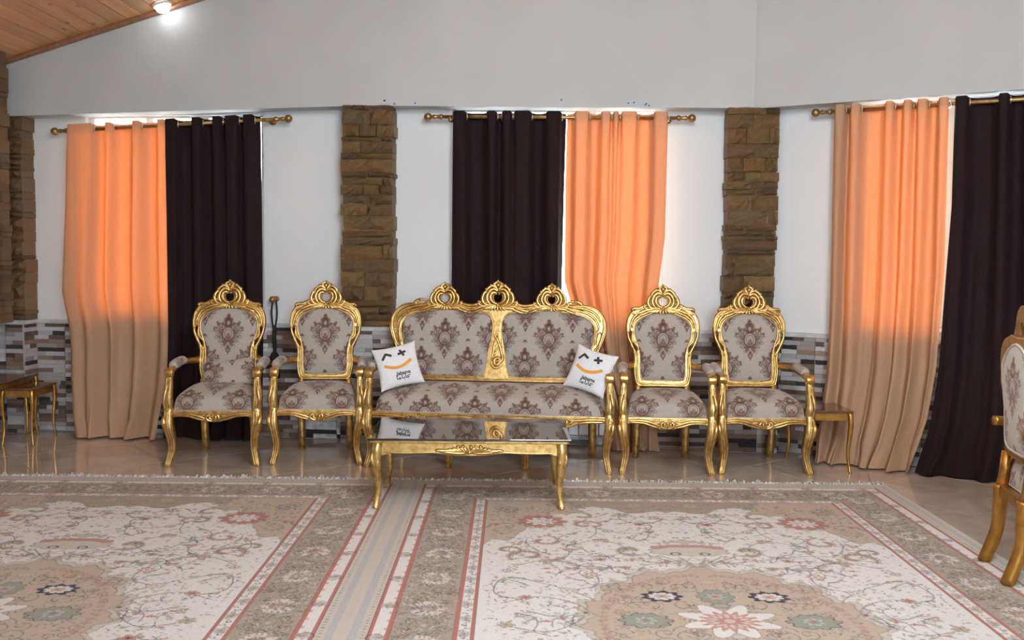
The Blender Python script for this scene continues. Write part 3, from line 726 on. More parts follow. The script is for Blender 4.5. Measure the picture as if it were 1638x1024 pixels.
def front_leg(g, sx, xo, yo, par, name='leg'):
    mb = MB()
    P = [(xo-.004, yo, .392), (xo, yo-.004, .345), (xo, yo-.010, .290), (xo-.010, yo-.010, .235), (xo-.020, yo-.002, .175), (xo-.020, yo, .115), (xo-.009, yo-.012, .055), (xo, yo-.024, .018), (xo+.002, yo-.026, .0)]
    P = [(sx*x, y, z) for x, y, z in P]; R = [.032, .033, .035, .033, .028, .0245, .023, .0235, .019]
    C = catmull([p+(r,) for p, r in zip(P, R)], 4); sweep(mb, [c[:3] for c in C], [c[3] for c in C], 12, 1.0, sq=.55, ref=(0, 1, 0))
    for dx in (-.55, 0, .55):      # fluting
        sweep(mb, [(c[0]+dx*c[3], c[1]-c[3]*.90, c[2]) for c in C[2:-3]], [.0045+.0015*(dx == 0)]*len(C[2:-3]), 6)
    # knee leaf with beads
    L = catmull([(sx*(xo+.020), yo-.032, .350), (sx*(xo+.022), yo-.046, .315), (sx*(xo+.014), yo-.046, .275), (sx*(xo+.002), yo-.044, .235)], 5)
    sweep(mb, L, [.004+.014*math.sin(PI*i/(len(L)-1)) for i in range(len(L))], 8)
    for i in range(5): ball(mb, (sx*(xo+.010-.003*i), yo-.046+.002*i, .335-.022*i), .0062, seg=7, rings=5)
    o = obj(name, mb, g, par); mb = MB()
    for dx in (-.28, .28): sweep(mb, [(c[0]+dx*c[3], c[1]-c[3]*1.02, c[2]) for c in C[3:-4]], .0022, 5)  # dark lines paint shade between the flutes
    sweep(mb, [(p[0]-sx*.011, p[1]+.004, p[2]) for p in L[2:-2]], .003, 5); obj('carving_shade', mb, MAT['gold_shade'], o)
    return o
def arm(g, dmt, D, sx, xo, yo, xb, par, zb=.665):
    """front support, curled arm rail, padded rest"""
    mb = MB()
    P = [(xo-.002, yo, .385), (xo+.002, yo-.004, .430), (xo+.004, yo+.002, .480), (xo-.001, yo+.010, .535), (xo-.004, yo+.020, .600)]
    R = [.032, .032, .031, .027, .022]
    C = catmull([(sx*p[0], p[1], p[2], r) for p, r in zip(P, R)], 5); sweep(mb, [c[:3] for c in C], [c[3]*.96 for c in C], 16, 1, sq=.85)
    for dx in (-.5, .5): sweep(mb, [(c[0]+dx*c[3], c[1]-c[3]*.9, c[2]) for c in C[1:-1]], [.005]*len(C[1:-1]), 6)
    L = catmull([(sx*(xo+.018), yo-.028, .405), (sx*(xo+.020), yo-.036, .45), (sx*(xo+.012), yo-.030, .50), (sx*(xo+.004), yo-.020, .545)], 5)
    sweep(mb, L, [.003+.009*math.sin(PI*i/(len(L)-1)) for i in range(len(L))], 8)
    o = obj('arm_support', mb, g, par); mb = MB()
    for dx in (-.22, .22): sweep(mb, [(c[0]+dx*c[3], c[1]-c[3]*1.0, c[2]) for c in C[2:-2]], .0022, 5)  # dark lines paint shade between the support's ridges
    sweep(mb, [(p[0]-sx*.010, p[1]-.002, p[2]) for p in L[2:-2]], .003, 5); obj('carving_shade', mb, MAT['gold_shade'], o)
    mb = MB(); X = sx*(xo-.004)
    lathe(mb, [(0, -.026), (.029, -.026), (.0295, -.026), (.0315, -.024), (.032, -.022), (.032, .022), (.0315, .024), (.0295, .026), (.029, .026), (0, .026)], (X, yo+.012, .628), 'x', 14)
    for e in (-.027, .027): lathe(mb, [(.0, 0), (.012, 0), (.012, .003 if e > 0 else -.003), (0, .003 if e > 0 else -.003)], (X+e, yo+.012, .628), 'x', 10)
    P = [(X, yo+.014, .640), (X+sx*.004, yo+.10, .640), (X+sx*.004, yo+.22, .652), (X-sx*.004, yo+.34, .664), (sx*(xb+.02), yo+.46, zb), (sx*xb, yo+.53, zb+.005)]
    C = catmull(P, 4); sweep(mb, C, .022, 10, 1.0, sq=.5, ref=(0, 0, 1))
    obj('arm_rail', mb, g, par)
    P = [(X+sx*.004, yo+.12, .662), (X+sx*.005, yo+.20, .668), (X, yo+.30, .676), (X-sx*.006, yo+.36, .678)]
    obj('arm_pad', cyl_pad('arm_pad', P, .032, D, dmt), None, par)
def piping(mb, edge, r=.0042, off=(0, 0, 0)):
    E = [tuple(np.array(e)+off) for e in edge[::3]]; sweep(mb, E, r, 6, closed=True, ref=(.13, .2, .97))
def make_chair(name, gold, dmt, D, pip, loc, rz, label, group, rear_panel=False):
    root = empty(name, loc, rz, label, 'armchair', group)
    sh = shear(k=.035) if rear_panel else shear()
    lk = .004 if rear_panel else 0; lr = .003 if rear_panel else 0
    mb = MB(); O, I = outline(CH_O), outline(CH_I); SHADE[0] = MB()
    holes = [lens(s_*.2275, .872, .011, .030, s_*.05) for s_ in (1, -1)]+[lens(s_*.1965, .790, .011, .030, s_*-.38) for s_ in (1, -1)]
    plate(mb, [O, I]+holes, 0, .034, .009)
    ridge(mb, CH_O, .010, .0065, -.016); ridge(mb, CH_I, -.006, .0055, -.017)
    for P, r in (([(.012, 1.074), (.060, 1.076), (.115, 1.060), (.165, 1.034), (.205, 1.000), (.226, .950), (.232, .905)], .0085),
                 ([(.010, 1.058), (.050, 1.056), (.095, 1.040), (.140, 1.022), (.185, .995), (.210, .960), (.214, .925)], .0075),
                 ([(.075, 1.100), (.120, 1.090), (.165, 1.066), (.205, 1.064), (.216, 1.050), (.205, 1.042)], .009),
                 ([(.244, .900), (.240, .860), (.214, .800), (.192, .760), (.180, .745)], .008),
                 ([(.212, .905), (.214, .850), (.196, .822), (.178, .800)], .006),
                 ([(.181, .760), (.176, .700), (.180, .640), (.176, .590), (.160, .548), (.10, .538), (0, .540)], .006)):
        carve(mb, P, r, -.018)
    for s_ in (1, -1): ball(mb, (s_*.214, -.018, 1.058), .012); ball(mb, (s_*.182, -.018, .748), .012)
    mb.xf(sh); bf = obj('back_frame', mb, gold, root); SHADE[0].xf(sh); obj('carving_shade', SHADE[0], MAT['gold_shade'], bf); SHADE[0] = None
    mb = MB(); crest(mb, 0, 1.118, .95, -.024); mb.xf(sh); cr_ = obj('crest', mb, gold, root)
    mb = MB(); plate(mb, backing(0, 1.118, .95), -.008, .016, .004); mb.xf(sh); obj('pierced_board', mb, MAT['gold_shade'], cr_)  # board coloured dark to paint shade into the crest recesses
    zt = lambda x: np.interp(np.abs(x), [p[0] for p in CH_I[:4]], [p[1] for p in CH_I[:4]])+.004
    hw = lambda z: interp_half(CH_I[3:-1], z)+.005
    me, edge = panel_mesh('back_panel', lambda z: -hw(z), hw, .566, zt, 84, 116, .06, .030, dmt, D, (0, .830), lambda x, y, z: sh(x, y-.004, z), p=10)
    bp = obj('back_panel', me, None, root)
    mb = MB(); piping(mb, edge, off=(0, -.008, 0)); obj('piping', mb, pip, bp)
    mb = MB(); plate(mb, [I], .006, .008, .002); mb.xf(sh); obj('back_board', mb, gold, root)
    if rear_panel:
        me, edge = panel_mesh('rear_panel', lambda z: -hw(z)-.004, lambda z: hw(z)+.004, .556, zt, 84, 116, .06, .022, dmt, D, (0, .830), lambda x, y, z: sh(x, y+.016, z), p=10, front=False)
        rp = obj('rear_panel', me, None, root); mb = MB(); piping(mb, edge, .007, (0, .004, 0)); obj('braid', mb, MAT['braid'], rp)
    # posts between seat and back
    for s_ in (1, -1): mb = MB(); sweep(mb, [(s_*.172, .236, .34), (s_*.170, .222, .42), (s_*.168, .212, .53)], .025, 8, 1, sq=.7); obj('back_post', mb, gold, root)
    for s_ in (1, -1):
        mb = MB(); P = catmull([(s_*.172, .236, .372), (s_*.172, .236, .28), (s_*.173, .245+lk*.2, .15), (s_*.176, .292+lk, .0)], 4); sweep(mb, P, [.028+lr]*6+[.025+lr]*(len(P)-6), 8, 1, sq=.8); obj('leg', mb, gold, root)
        front_leg(gold, s_, .292, -.262, root)
        arm(gold, dmt, D, s_, .292, -.262, .205, root)
    # seat rails
    mb = MB(); SHADE[0] = MB()
    bot = [(0, .298), (.045, .300), (.085, .312), (.150, .330), (.215, .336), (.262, .330), (.280, .318)]
    plate(mb, [[(.285, .378), (-.285, .378)]+[(-x, z) for x, z in reversed(bot)]+bot[1:]], -.262, .036, .006)
    carve(mb, [(.045, .322), (.085, .336), (.140, .352), (.20, .356), (.262, .352)], .0075, -.282); carve(mb, [(.055, .312), (.10, .322), (.16, .340), (.25, .343)], .005, -.281)
    carve(mb, [(0, .306), (.028, .312), (.042, .328), (.034, .344), (.018, .348)], .0075, -.284); carve(mb, [(0, .318), (.016, .322), (.022, .334), (.012, .342)], .006, -.284)
    ball(mb, (0, -.285, .340), .012); carve(mb, [(.050, .350), (.070, .342), (.095, .345)], .006, -.282)
    fr_ = obj('front_rail', mb, gold, root); obj('carving_shade', SHADE[0], MAT['gold_shade'], fr_); SHADE[0] = None
    for s_ in (1, -1):
        mb = MB(); sweep(mb, [(s_*.290, -.24, .350), (s_*.262, .0, .350), (s_*.19, .235, .350)], .027, 8, .75, sq=.8, ref=(1, 0, 0)); obj('side_rail', mb, gold, root)
    mb = MB(); box(mb, -.16, .16, .222, .250, .325, .378, .004); obj('rear_rail', mb, gold, root)
    me, edge = seat_mesh('seat', .270, .225, -.272, .205, .372, .096, .064, 160, 170, D, (0, -.03), dmt, .006)
    st = obj('seat', me, None, root); mb = MB(); piping(mb, edge, off=(0, 0, .006)); obj('piping', mb, pip, st)
    return root
G = 'armchairs in a row along the back wall'
CHAIR_AT = [((-1.994, 6.62+.285), 4, 'gilt carved armchair before the left dark curtain, small cushion on its seat'),
            ((-1.317, 6.71+.285), 4, 'gilt carved armchair between the tassel tieback and the left stone pilaster, empty damask seat'),
            ((1.028, 6.50+.285), -4, 'gilt carved armchair directly right of the sofa, beside the peach curtain'),
            ((1.686, 6.54+.285), 0, 'gilt carved armchair in front of the right stone pilaster, beside a small side table')]
for i, ((x, y), a, lb) in enumerate(CHAIR_AT):
    th = math.radians(a); ox, oy = x-.285*math.sin(th), y-.285+.285*math.cos(th)
    if i == 0: ch0 = make_chair('armchair', MAT['gold'], MAT['damask'], DAM, MAT['piping'], (ox, oy, 0), th, lb, G); c = ch0
    else: c = dup_tree(ch0); c['label'] = lb
    c.location = (ox, oy, 0); c.rotation_euler = (0, 0, th)

# sofa
def make_sofa(loc, rz):
    root = empty('sofa', loc, rz, 'gilt carved two-seat sofa with three crests, damask upholstery, behind the coffee table', 'sofa')
    g, dmt, D = MAT['gold'], MAT['damask'], DAM; sh = shear()
    O_ = [(0, 1.084), (.10, 1.090), (.19, 1.080), (.29, 1.090), (.385, 1.088), (.47, 1.094), (.545, 1.084), (.62, 1.084), (.70, 1.066), (.755, 1.015), (.782, .940), (.775, .865), (.745, .790), (.722, .730), (.716, .66), (.708, .58), (.685, .535), (0, .530)]
    I_ = [(.110, 1.022), (.20, 1.020), (.290, 1.034), (.365, 1.044), (.440, 1.034), (.54, 1.020), (.630, .996), (.684, .950), (.698, .890), (.688, .820), (.668, .750), (.664, .66), (.658, .60), (.640, .572), (.40, .566), (.12, .566), (.088, .580), (.074, .62), (.062, .70), (.050, .78), (.034, .86), (.030, .93), (.044, .985), (.070, 1.012)]
    I2 = [tuple(p) for p in catmull(I_, 3, True)]
    SHADE[0] = MB(); mb = MB(); holes = [lens(s_*.728, .838, .014, .050, s_*-.1) for s_ in (1, -1)]
    plate(mb, [outline(O_), I2, [(-x, z) for x, z in I2]]+holes, 0, .036, .009)
    ridge(mb, O_, .011, .007, -.017)
    for s_ in (1, -1):
        C = [(s_*x, -.018, z) for x, z in I2]; sweep(mb, C, .0055, 6, .8, closed=True)
    for P, r in (([(.03, 1.074), (.10, 1.070), (.19, 1.052), (.28, 1.068), (.34, 1.080)], .0085), ([(.05, 1.094), (.12, 1.088), (.19, 1.070), (.26, 1.082), (.32, 1.092)], .008),
                 ([(.02, 1.056), (.08, 1.048), (.15, 1.040), (.24, 1.046), (.33, 1.062)], .006), ([(.43, 1.088), (.50, 1.076), (.57, 1.062), (.64, 1.050), (.70, 1.020), (.735, .965)], .009),
                 ([(.43, 1.068), (.50, 1.058), (.58, 1.042), (.66, 1.012), (.712, .96), (.722, .90)], .0075), ([(.50, 1.098), (.56, 1.106), (.60, 1.088), (.585, 1.076)], .009),
                 ([(.752, .985), (.764, .930), (.752, .870), (.728, .800), (.700, .770)], .009), ([(.712, .905), (.706, .860), (.696, .800)], .006),
                 ([(.70, .740), (.690, .66), (.684, .59), (.66, .552), (.30, .548), (0, .548)], .006)):
        carve(mb, P, r, -.019)
    for s_ in (1, -1): ball(mb, (s_*.556, -.02, 1.106), .014); ball(mb, (s_*.704, -.02, .770), .013)
    # pendant leaf fan under the middle crest
    for a in (0, .02, .04, .06, .08, .10): carve(mb, [(a, 1.070), (a*1.05, 1.052), (a*.95, 1.034+.2*a)], .0075, -.019, mir=a > 0)
    # carved S scroll on the middle post
    sp = [(.012+.034*(1-.8*t)*math.cos(-.6-8.5*t), .680+.034*(1-.8*t)*math.sin(-.6-8.5*t)) for t in np.linspace(0, 1, 14)]
    carve(mb, [(.010, .868), (-.008, .866), (-.012, .848), (.004, .835), (.012, .810), (.024, .78), (.038, .73), (.044, .69)]+sp[2:], .009, -.019, mir=False)
    ball(mb, (.012, -.022, .680), .010); ball(mb, (.004, -.022, .856), .009)
    carve(mb, [(-.006, .83), (-.018, .79), (-.022, .75), (-.028, .72), (-.034, .69)], .008, -.018, mir=False)
    for t in range(5): carve(mb, [(.012, .80-.022*t), (-.008-.003*t, .775-.022*t), (-.024-.003*t, .752-.02*t)], .006, -.018, mir=False)
    carve(mb, [(.034, .84), (.040, .80), (.046, .77)], .007, -.018, mir=False)
    carve(mb, [(-.036, .69), (-.034, .655), (-.010, .632), (.022, .634), (.044, .655)], .008, -.018, mir=False)
    mb.xf(sh); bf = obj('back_frame', mb, g, root); SHADE[0].xf(sh); obj('carving_shade', SHADE[0], MAT['gold_shade'], bf); SHADE[0] = None
    for cx, cz, k in ((0, 1.130, 1.0), (-.385, 1.122, .90), (.385, 1.122, .90)):
        mb = MB(); crest(mb, cx, cz, k, -.025); mb.xf(sh); cr_ = obj('crest', mb, g, root); mb = MB(); plate(mb, backing(cx, cz, k), -.008, .016, .004); mb.xf(sh); obj('pierced_board', mb, MAT['gold_shade'], cr_)  # dark boards give the sofa crests painted recess shade
    inn = sorted([(z, x) for x, z in I_ if x < .12 and z < 1.03]); out = sorted([(z, x) for x, z in I_ if x > .6]); top = sorted([(x, z) for x, z in I_ if z > .99])
    xi = lambda z: np.interp(z, [p[0] for p in inn[1:]], [p[1] for p in inn[1:]])-.004; xo = lambda z: np.interp(z, [p[0] for p in out], [p[1] for p in out])+.006
    tp = lambda x: np.interp(np.abs(x), [p[0] for p in top], [p[1] for p in top])+.005
    for s_ in (-1, 1):
        L, R = (xi, xo) if s_ > 0 else ((lambda z: -xo(z)), (lambda z: -xi(z)))
        tpx = lambda x: np.where(np.abs(x) < .05, 1.03, tp(x))
        me, edge = panel_mesh('back_panel', L, R, .566, tpx, 150, 110, .07, .032, dmt, D, (s_*.372, .815), lambda x, y, z: sh(x, y-.004, z), p=14)
        b_ = obj('back_panel', me, None, root); mb = MB(); piping(mb, edge, off=(0, -.008, 0)); obj('piping', mb, MAT['piping'], b_)
    mb = MB(); plate(mb, [outline([(0, 1.0)]+[(x*.97, z-.02) for x, z in O_[6:]])], .010, .008, .002); mb.xf(sh); obj('back_board', mb, g, root)
    for s_ in (1, -1):
        mb = MB(); sweep(mb, [(s_*.69, .236, .34), (s_*.688, .222, .42), (s_*.686, .212, .54)], .022, 8, 1, sq=.7); obj('back_post', mb, g, root)
        mb = MB(); P = catmull([(s_*.690, .236, .372), (s_*.690, .240, .28), (s_*.691, .250, .15), (s_*.693, .292, .0)], 4); sweep(mb, P, .027, 8, 1, sq=.8); obj('leg', mb, g, root)
        front_leg(g, s_, .812, -.262, root); arm(g, dmt, D, s_, .812, -.262, .700, root)
        mb = MB(); x = s_*.256; C = [(x, -.262, .34), (x, -.266, .24), (x, -.262, .12), (x, -.262, .03), (x, -.262, 0)]; sweep(mb, C, [.026, .026, .022, .021, .014], 12, 1, sq=.6)
        for dx in (-.5, .5): sweep(mb, [(x+dx*.02, -.285, .30), (x+dx*.02, -.285, .03)], .005, 6)
        obj('leg', mb, g, root)
        mb = MB(); sweep(mb, [(s_*.81, -.24, .350), (s_*.77, .0, .350), (s_*.705, .235, .350)], .027, 8, .75, sq=.8, ref=(1, 0, 0)); obj('side_rail', mb, g, root)
    SHADE[0] = MB(); mb = MB(); bot = [(0, .312), (.06, .314), (.12, .325), (.30, .338), (.40, .334), (.47, .312), (.52, .300), (.57, .306), (.62, .325), (.70, .337), (.77, .334), (.80, .320)]
    plate(mb, [[(.805, .378), (-.805, .378)]+[(-x, z) for x, z in reversed(bot)]+bot[1:]], -.262, .036, .006)
    for P in ([(.06, .335), (.13, .350), (.22, .356), (.33, .350), (.42, .340)], [(.56, .345), (.62, .350), (.70, .357), (.79, .354)], [(.10, .328), (.2, .345), (.36, .344)], [(.60, .325), (.66, .338), (.78, .342)]): carve(mb, P, .0075, -.282)
    for cx in (-.50, 0, .50):
        for s_ in (1, -1):
            for P, r in (([(0, .318), (.022, .322), (.032, .338), (.022, .350)], .008), ([(.030, .322), (.055, .330), (.07, .345)], .007), ([(.045, .350), (.065, .345), (.085, .350)], .006)):
                carve(mb, [(cx+s_*a, b) for a, b in P], r, -.284, mir=False)
        for k in range(5): ball(mb, (cx-.04+.02*k, -.286, .355-.002*abs(k-2)), .008)
    fr_ = obj('front_rail', mb, g, root); obj('carving_shade', SHADE[0], MAT['gold_shade'], fr_); SHADE[0] = None
    mb = MB(); box(mb, -.67, .67, .222, .250, .325, .378, .004); obj('rear_rail', mb, g, root)
    me, edge = seat_mesh('seat', .780, .720, -.272, .205, .372, .096, .082, 420, 170, D, (.0835, -.10), dmt, .008)
    st = obj('seat', me, None, root); mb = MB(); piping(mb, edge, off=(0, 0, .006)); obj('piping', mb, MAT['piping'], st)
    return root
th = math.radians(-5.7); sofa = make_sofa((-.160-.285*math.sin(th), 6.585+.285*math.cos(th), 0), th)
# chair seen from behind at the right edge
c5 = make_chair('armchair', MAT['goldshaded'], MAT['damask'], DAM_L, MAT['braid'], (2.512, 4.44, .012), math.radians(80), 'bronze-gold armchair darkened by painted shade at the right edge of the picture, seen from behind', None, True)

# ------------------------------------------------------------------ curtain rods and curtains
RW = .115
def rod(seg, pa, pb, label, group):
    (sa_, za), (sb_, zb) = seg.hit(*pa, RW), seg.hit(*pb, RW)
    A, B = seg.p(sa_, RW, za), seg.p(sb_, RW, zb); root = empty('curtain_rod', A, 0, label, 'curtain rod', group)
    d = B-A; L = d.length; mb = MB(); sweep(mb, [(0, 0, 0), tuple(d)], .0135, 12); obj('pole', mb, MAT['rod'], root)
    for e, sg in ((0, -1), (1, 1)):
        mb = MB(); u = d.normalized()*sg; c = d*e
        P = [c+u*t for t in (-.01, .0, .012, .02, .045, .06, .070, .078)]; sweep(mb, P, [.014, .021, .021, .015, .013, .019, .012, .010], 12)
        ball(mb, c+u*.104, .030, seg=14, rings=10); obj('finial', mb, MAT['rod'], root)
    for t in (.035, .965):
        mb = MB(); c = d*t; n = seg.n; sweep(mb, [c-n*RW*.98, c-n*.012], .009, 8); sweep(mb, [c-n*(RW-.001), c-n*(RW-.012)], .028, 12); sweep(mb, [c+Vector((0, 0, -.022))-n*.01, c+Vector((0, 0, -.018))+n*.012, c+n*.018], .006, 6)
        obj('bracket', mb, MAT['rod'], root)
    return (sa_, za, sb_, zb)
def curtain(seg, rd, left, right, fronts, m, label, flare=.10, seed=1, amp=.045, hem=.012, nu=190, nz=110, bulge=0.0, group=None, floorw=.10, tuck=1.0):
    """left/right: edge points (px, py) from top to bottom; fronts: px ranges where the cloth passes before the rod"""
    r = random.Random(seed); sa_, za, sb_, zb = rd
    rz_ = lambda s_: za+(zb-za)*(s_-sa_)/(sb_-sa_)
    Lp = sorted([(seg.hit(x, y, RW)[1], seg.hit(x, y, RW)[0]) for x, y in left]); Rp = sorted([(seg.hit(x, y, RW)[1], seg.hit(x, y, RW)[0]) for x, y in right])
    fL = lambda z: np.interp(z, [p[0] for p in Lp], [p[1] for p in Lp]); fR = lambda z: np.interp(z, [p[0] for p in Rp], [p[1] for p in Rp])
    y0 = left[0][1]+8; S0, S1 = fL(9), fR(9)
    F = [((seg.hit(a, y0, RW)[0]-S0)/(S1-S0), (seg.hit(b, y0, RW)[0]-S0)/(S1-S0)) for a, b in fronts]
    kp = []; cross = []
    for i, (a, b) in enumerate(F):
        e = min(.012, (b-a)*.3)
        kp += [(a-e*.2, 0), (a+e, 1), (b-e, 1), (b+e*.2, 0)]
        cross.append(b); 
        if a > .03: cross.append(a)
        if i+1 < len(F):
            c = F[i+1][0]; g = (c-b); kp += [(b+g*.25, -1), (b+g*.75, -1)]
    if F[-1][1] < .97: kp += [((F[-1][1]+1)/2, -1), (1.02, -.8)]
    if F[0][0] > .03: kp = [(-.02, -.8), (F[0][0]/2, -1)]+kp
    kx = [k[0] for k in kp]; ky = [k[1] for k in kp]
    us = np.linspace(0, 1, nu); top = np.interp(us, kx, ky)
    ker = np.array([1, 2, 3, 2, 1.]); ker /= ker.sum(); top = np.convolve(np.pad(top, 2, 'edge'), ker, 'valid')
    wide = np.convolve(np.pad(top, 7, 'edge'), np.hanning(17)[1:-1]/np.hanning(17)[1:-1].sum(), 'valid')
    ph = [r.uniform(0, 6.3) for _ in range(6)]; fr = [len(F)*.5+r.uniform(.3, .8), len(F)*.9+r.uniform(.2, .9), len(F)*2.1+r.uniform(0, 1)]
    zt0 = rz_(S0)+.052; V = np.zeros((nz, nu, 3)); ts = np.linspace(0, 1, nz)
    ts = np.concatenate([np.linspace(0, .05, 14), np.linspace(.05, 1, nz-13)[1:]])
    for j, t in enumerate(ts):
        blend = min(t/.12, 1); blend = blend*blend*(3-2*blend)
        prof = top*(1-blend)+wide*1.05*blend
        drift = .03*math.sin(t*2.2+ph[0])*t
        pr2 = np.interp(us+drift, us, prof)
        low = .30*t*np.sin(2*PI*fr[0]*us+ph[1]+1.2*t)+.20*t*np.sin(2*PI*fr[1]*us+ph[2]-1.6*t)+.14*t*np.sin(2*PI*fr[2]*us+ph[3]+t)
        a_ = amp*(1+.25*t)
        S = S0+(S1-S0)*us; zt = rz_(S)+.038+.010*np.maximum(top, 0)-(.006 if True else 0)
        z = zt*(1-t)+hem*t
        zz = float(z.mean()); l, rr = fL(zz), fR(zz)
        w_ = RW+a_*(pr2*(1-.35*t)+low)+floorw*max(0, 1-zz/.75)**1.6
        w_ = np.maximum(w_, .022)
        s_ = l+(rr-l)*us+.012*t*np.sin(2*PI*fr[1]*us+ph[4])
        if zz < .16: s_ = s_+.02*math.sin((.16-zz)*10)*np.sin(2*PI*2.3*us+ph[5]); w_ = w_+.03*(1-zz/.16)*np.abs(np.sin(2*PI*fr[0]*us+ph[5]))
        for i in range(nu): V[j, i] = seg.p(s_[i], w_[i], z[i])
    if hem < .05: V[-1, :, 2] = np.maximum(V[-1, :, 2], .004)
    me = grid_mesh('curtain', V, None, m); o = obj('curtain', me, None); setp(o, label, 'curtain', group)
    for c in cross:
        s_ = S0+(S1-S0)*c; z = rz_(s_); mb = MB(); q = seg.p(s_, RW, z)
        ax = (seg.t*.55+seg.n*(.0)).normalized(); R_ = .024
        u1 = Vector((0, 0, 1)); u2 = (seg.n*.9+seg.t*.35).normalized()
        P = [q+u1*R_*math.cos(a)+u2*R_*math.sin(a) for a in np.linspace(0, 2*PI, 16, endpoint=False)]
        sweep(mb, P, .0042, 6, closed=True, ref=tuple(seg.t)); obj('eyelet', mb, MAT['ring'], o)
    return o
rdL = rod(SL, (108, 209), (440, 191), 'brass curtain rod with ball finials over the left window', 'curtain rods')
rdM = rod(SM, (707, 187), (1084, 189), 'brass curtain rod with ball finials over the middle window', 'curtain rods')
sB, zB = SR.hit(1638, 157, RW); sA, zA = SR.hit(1329, 179, RW)
def rodR():
    q0 = SR.p(sA, RW, zA); kk = (zB-zA)/(sB-sA); s1 = WIN[2][2]+.12
    A = SR.p(sA, RW, zA); B = SR.p(s1, RW, zA+kk*.3*(s1-sA))
    root = empty('curtain_rod', A, 0, 'brass curtain rod over the right window, running out of the picture', 'curtain rod', 'curtain rods')
    d = B-A; mb = MB(); sweep(mb, [(0, 0, 0), tuple(d)], .0135, 12); obj('pole', mb, MAT['rod'], root)
    for e, sg in ((0, -1), (1, 1)):
        mb = MB(); u = d.normalized()*sg; c = d*e
        P = [c+u*t for t in (-.01, .0, .012, .02, .045, .06, .070, .078)]; sweep(mb, P, [.014, .021, .021, .015, .013, .019, .012, .010], 12)
        ball(mb, c+u*.104, .030, seg=14, rings=10); obj('finial', mb, MAT['rod'], root)
    for t in (.035, .965):
        mb = MB(); c = d*t; n = SR.n; sweep(mb, [c-n*RW*.98, c-n*.012], .009, 8); sweep(mb, [c-n*(RW-.001), c-n*(RW-.012)], .028, 12); obj('bracket', mb, MAT['rod'], root)
    return (sA, zA, s1, zA+kk*.3*(s1-sA))
rdR = rodR()
curtain(SL, rdL, [(110, 200), (108, 330), (104, 430), (103, 465), (114, 520), (120, 600), (132, 665), (140, 690)], [(268, 200), (270, 350), (273, 520), (270, 620), (264, 700)],
        [(110, 152), (170, 183), (213, 228), (253, 268)], MAT['peach'], 'peach curtain at the left window, backlit orange above, beige below', seed=3, floorw=.16)
curtain(SL, rdL, [(266, 200), (270, 350), (273, 520), (272, 700)], [(414, 190), (416, 400), (417, 600), (419, 700)],
        [(266, 285), (308, 325), (341, 357), (361, 383), (390, 408)], MAT['brown_cloth'], 'dark brown curtain at the left window, behind the leftmost armchair', seed=4, floorw=.08)
curtain(SM, rdM, [(725, 190), (724, 400), (722, 700)], [(906, 190), (903, 300), (900, 450), (902, 700)],
        [(726, 746), (779, 795), (803, 819), (822, 850), (874, 898)], MAT['brown_cloth'], 'dark brown curtain at the middle window, behind the sofa', seed=5, floorw=.05)
curtain(SM, rdM, [(907, 190), (904, 300), (903, 450), (935, 560), (966, 640), (976, 710)], [(1068, 190), (1062, 380), (1050, 470), (1040, 560), (1042, 650), (1052, 728)],
        [(919, 942), (961, 977), (980, 990), (993, 1019), (1045, 1068)], MAT['peach'], 'peach curtain at the middle window, hanging behind the sofa end', seed=6, floorw=.10)
curtain(SR, rdR, [(1336, 176), (1331, 400), (1328, 500), (1322, 600), (1312, 700), (1308, 742)], [(1519, 170), (1516, 300), (1512, 440), (1500, 590), (1488, 670), (1462, 755)],
        [(1336, 1353), (1361, 1378), (1416, 1431), (1445, 1460), (1467, 1485), (1501, 1519)], MAT['peach'], 'peach curtain at the right window, widest backlit panel', seed=8, floorw=.16)
curtain(SR, rdR, [(1528, 165), (1523, 330), (1513, 450), (1502, 590), (1490, 680), (1468, 755)], [(1716, 150), (1716, 500), (1725, 850)],
        [(1528, 1550), (1597, 1615), (1640, 1660), (1690, 1712)], MAT['brown_cloth'], 'dark brown curtain at the right window, behind the shade-darkened chair', seed=9, floorw=.16)

# tieback knob and its tassel
s_, z_ = SL.hit(436, 479, .09); q = SL.p(s_, 0, z_)
kn = empty('curtain_holdback', q, 0, 'golden ball holdback knob on the wall right of the left window', 'holdback')
mb = MB(); sweep(mb, [(0, 0, 0), tuple(SL.n*.012)], .022, 12); sweep(mb, [tuple(SL.n*.010), tuple(SL.n*.075)], .008, 8); obj('stem', mb, MAT['rod'], kn)
mb = MB(); ball(mb, SL.n*.092, .026, seg=16, rings=12); obj('knob', mb, MAT['rod'], kn)
ts_ = empty('curtain_tieback', q+SL.n*.05, 0, 'black cord tieback with a tassel hanging from the golden wall knob', 'tieback')
mb = MB(); t = SL.t
P = catmull([(0, 0, .014), t*.014+Vector((0, 0, -.02)), t*.020+Vector((0, 0, -.12)), t*.006+Vector((0, 0, -.22)), (0, 0, -.26), t*-.010+Vector((0, 0, -.22)), t*-.022+Vector((0, 0, -.12)), t*-.014+Vector((0, 0, -.02))], 5, True)
sweep(mb, P, .0068, 6, closed=True); obj('cord', mb, MAT['black_cord'], ts_)
mb = MB(); lathe(mb, [(.0, -.20), (.014, -.205), (.016, -.26), (.012, -.29), (.016, -.33), (.013, -.40), (.030, -.425), (.036, -.445), (.030, -.465), (.022, -.475), (0, -.478)], (0, 0, 0), 'z', 12); obj('tassel_head', mb, MAT['black_cord'], ts_)
mb = MB()
for k in range(22):
    a = k*2.399; rr = .006+.018*math.sqrt(k/22); sweep(mb, [(rr*.8*math.cos(a), rr*.8*math.sin(a), -.46), (rr*1.5*math.cos(a), rr*1.5*math.sin(a), -.53), (rr*1.6*math.cos(a+.3), rr*1.6*math.sin(a+.3), -.61)], .0045, 5)
obj('tassel_skirt', mb, MAT['black_cord'], ts_, kind='stuff')

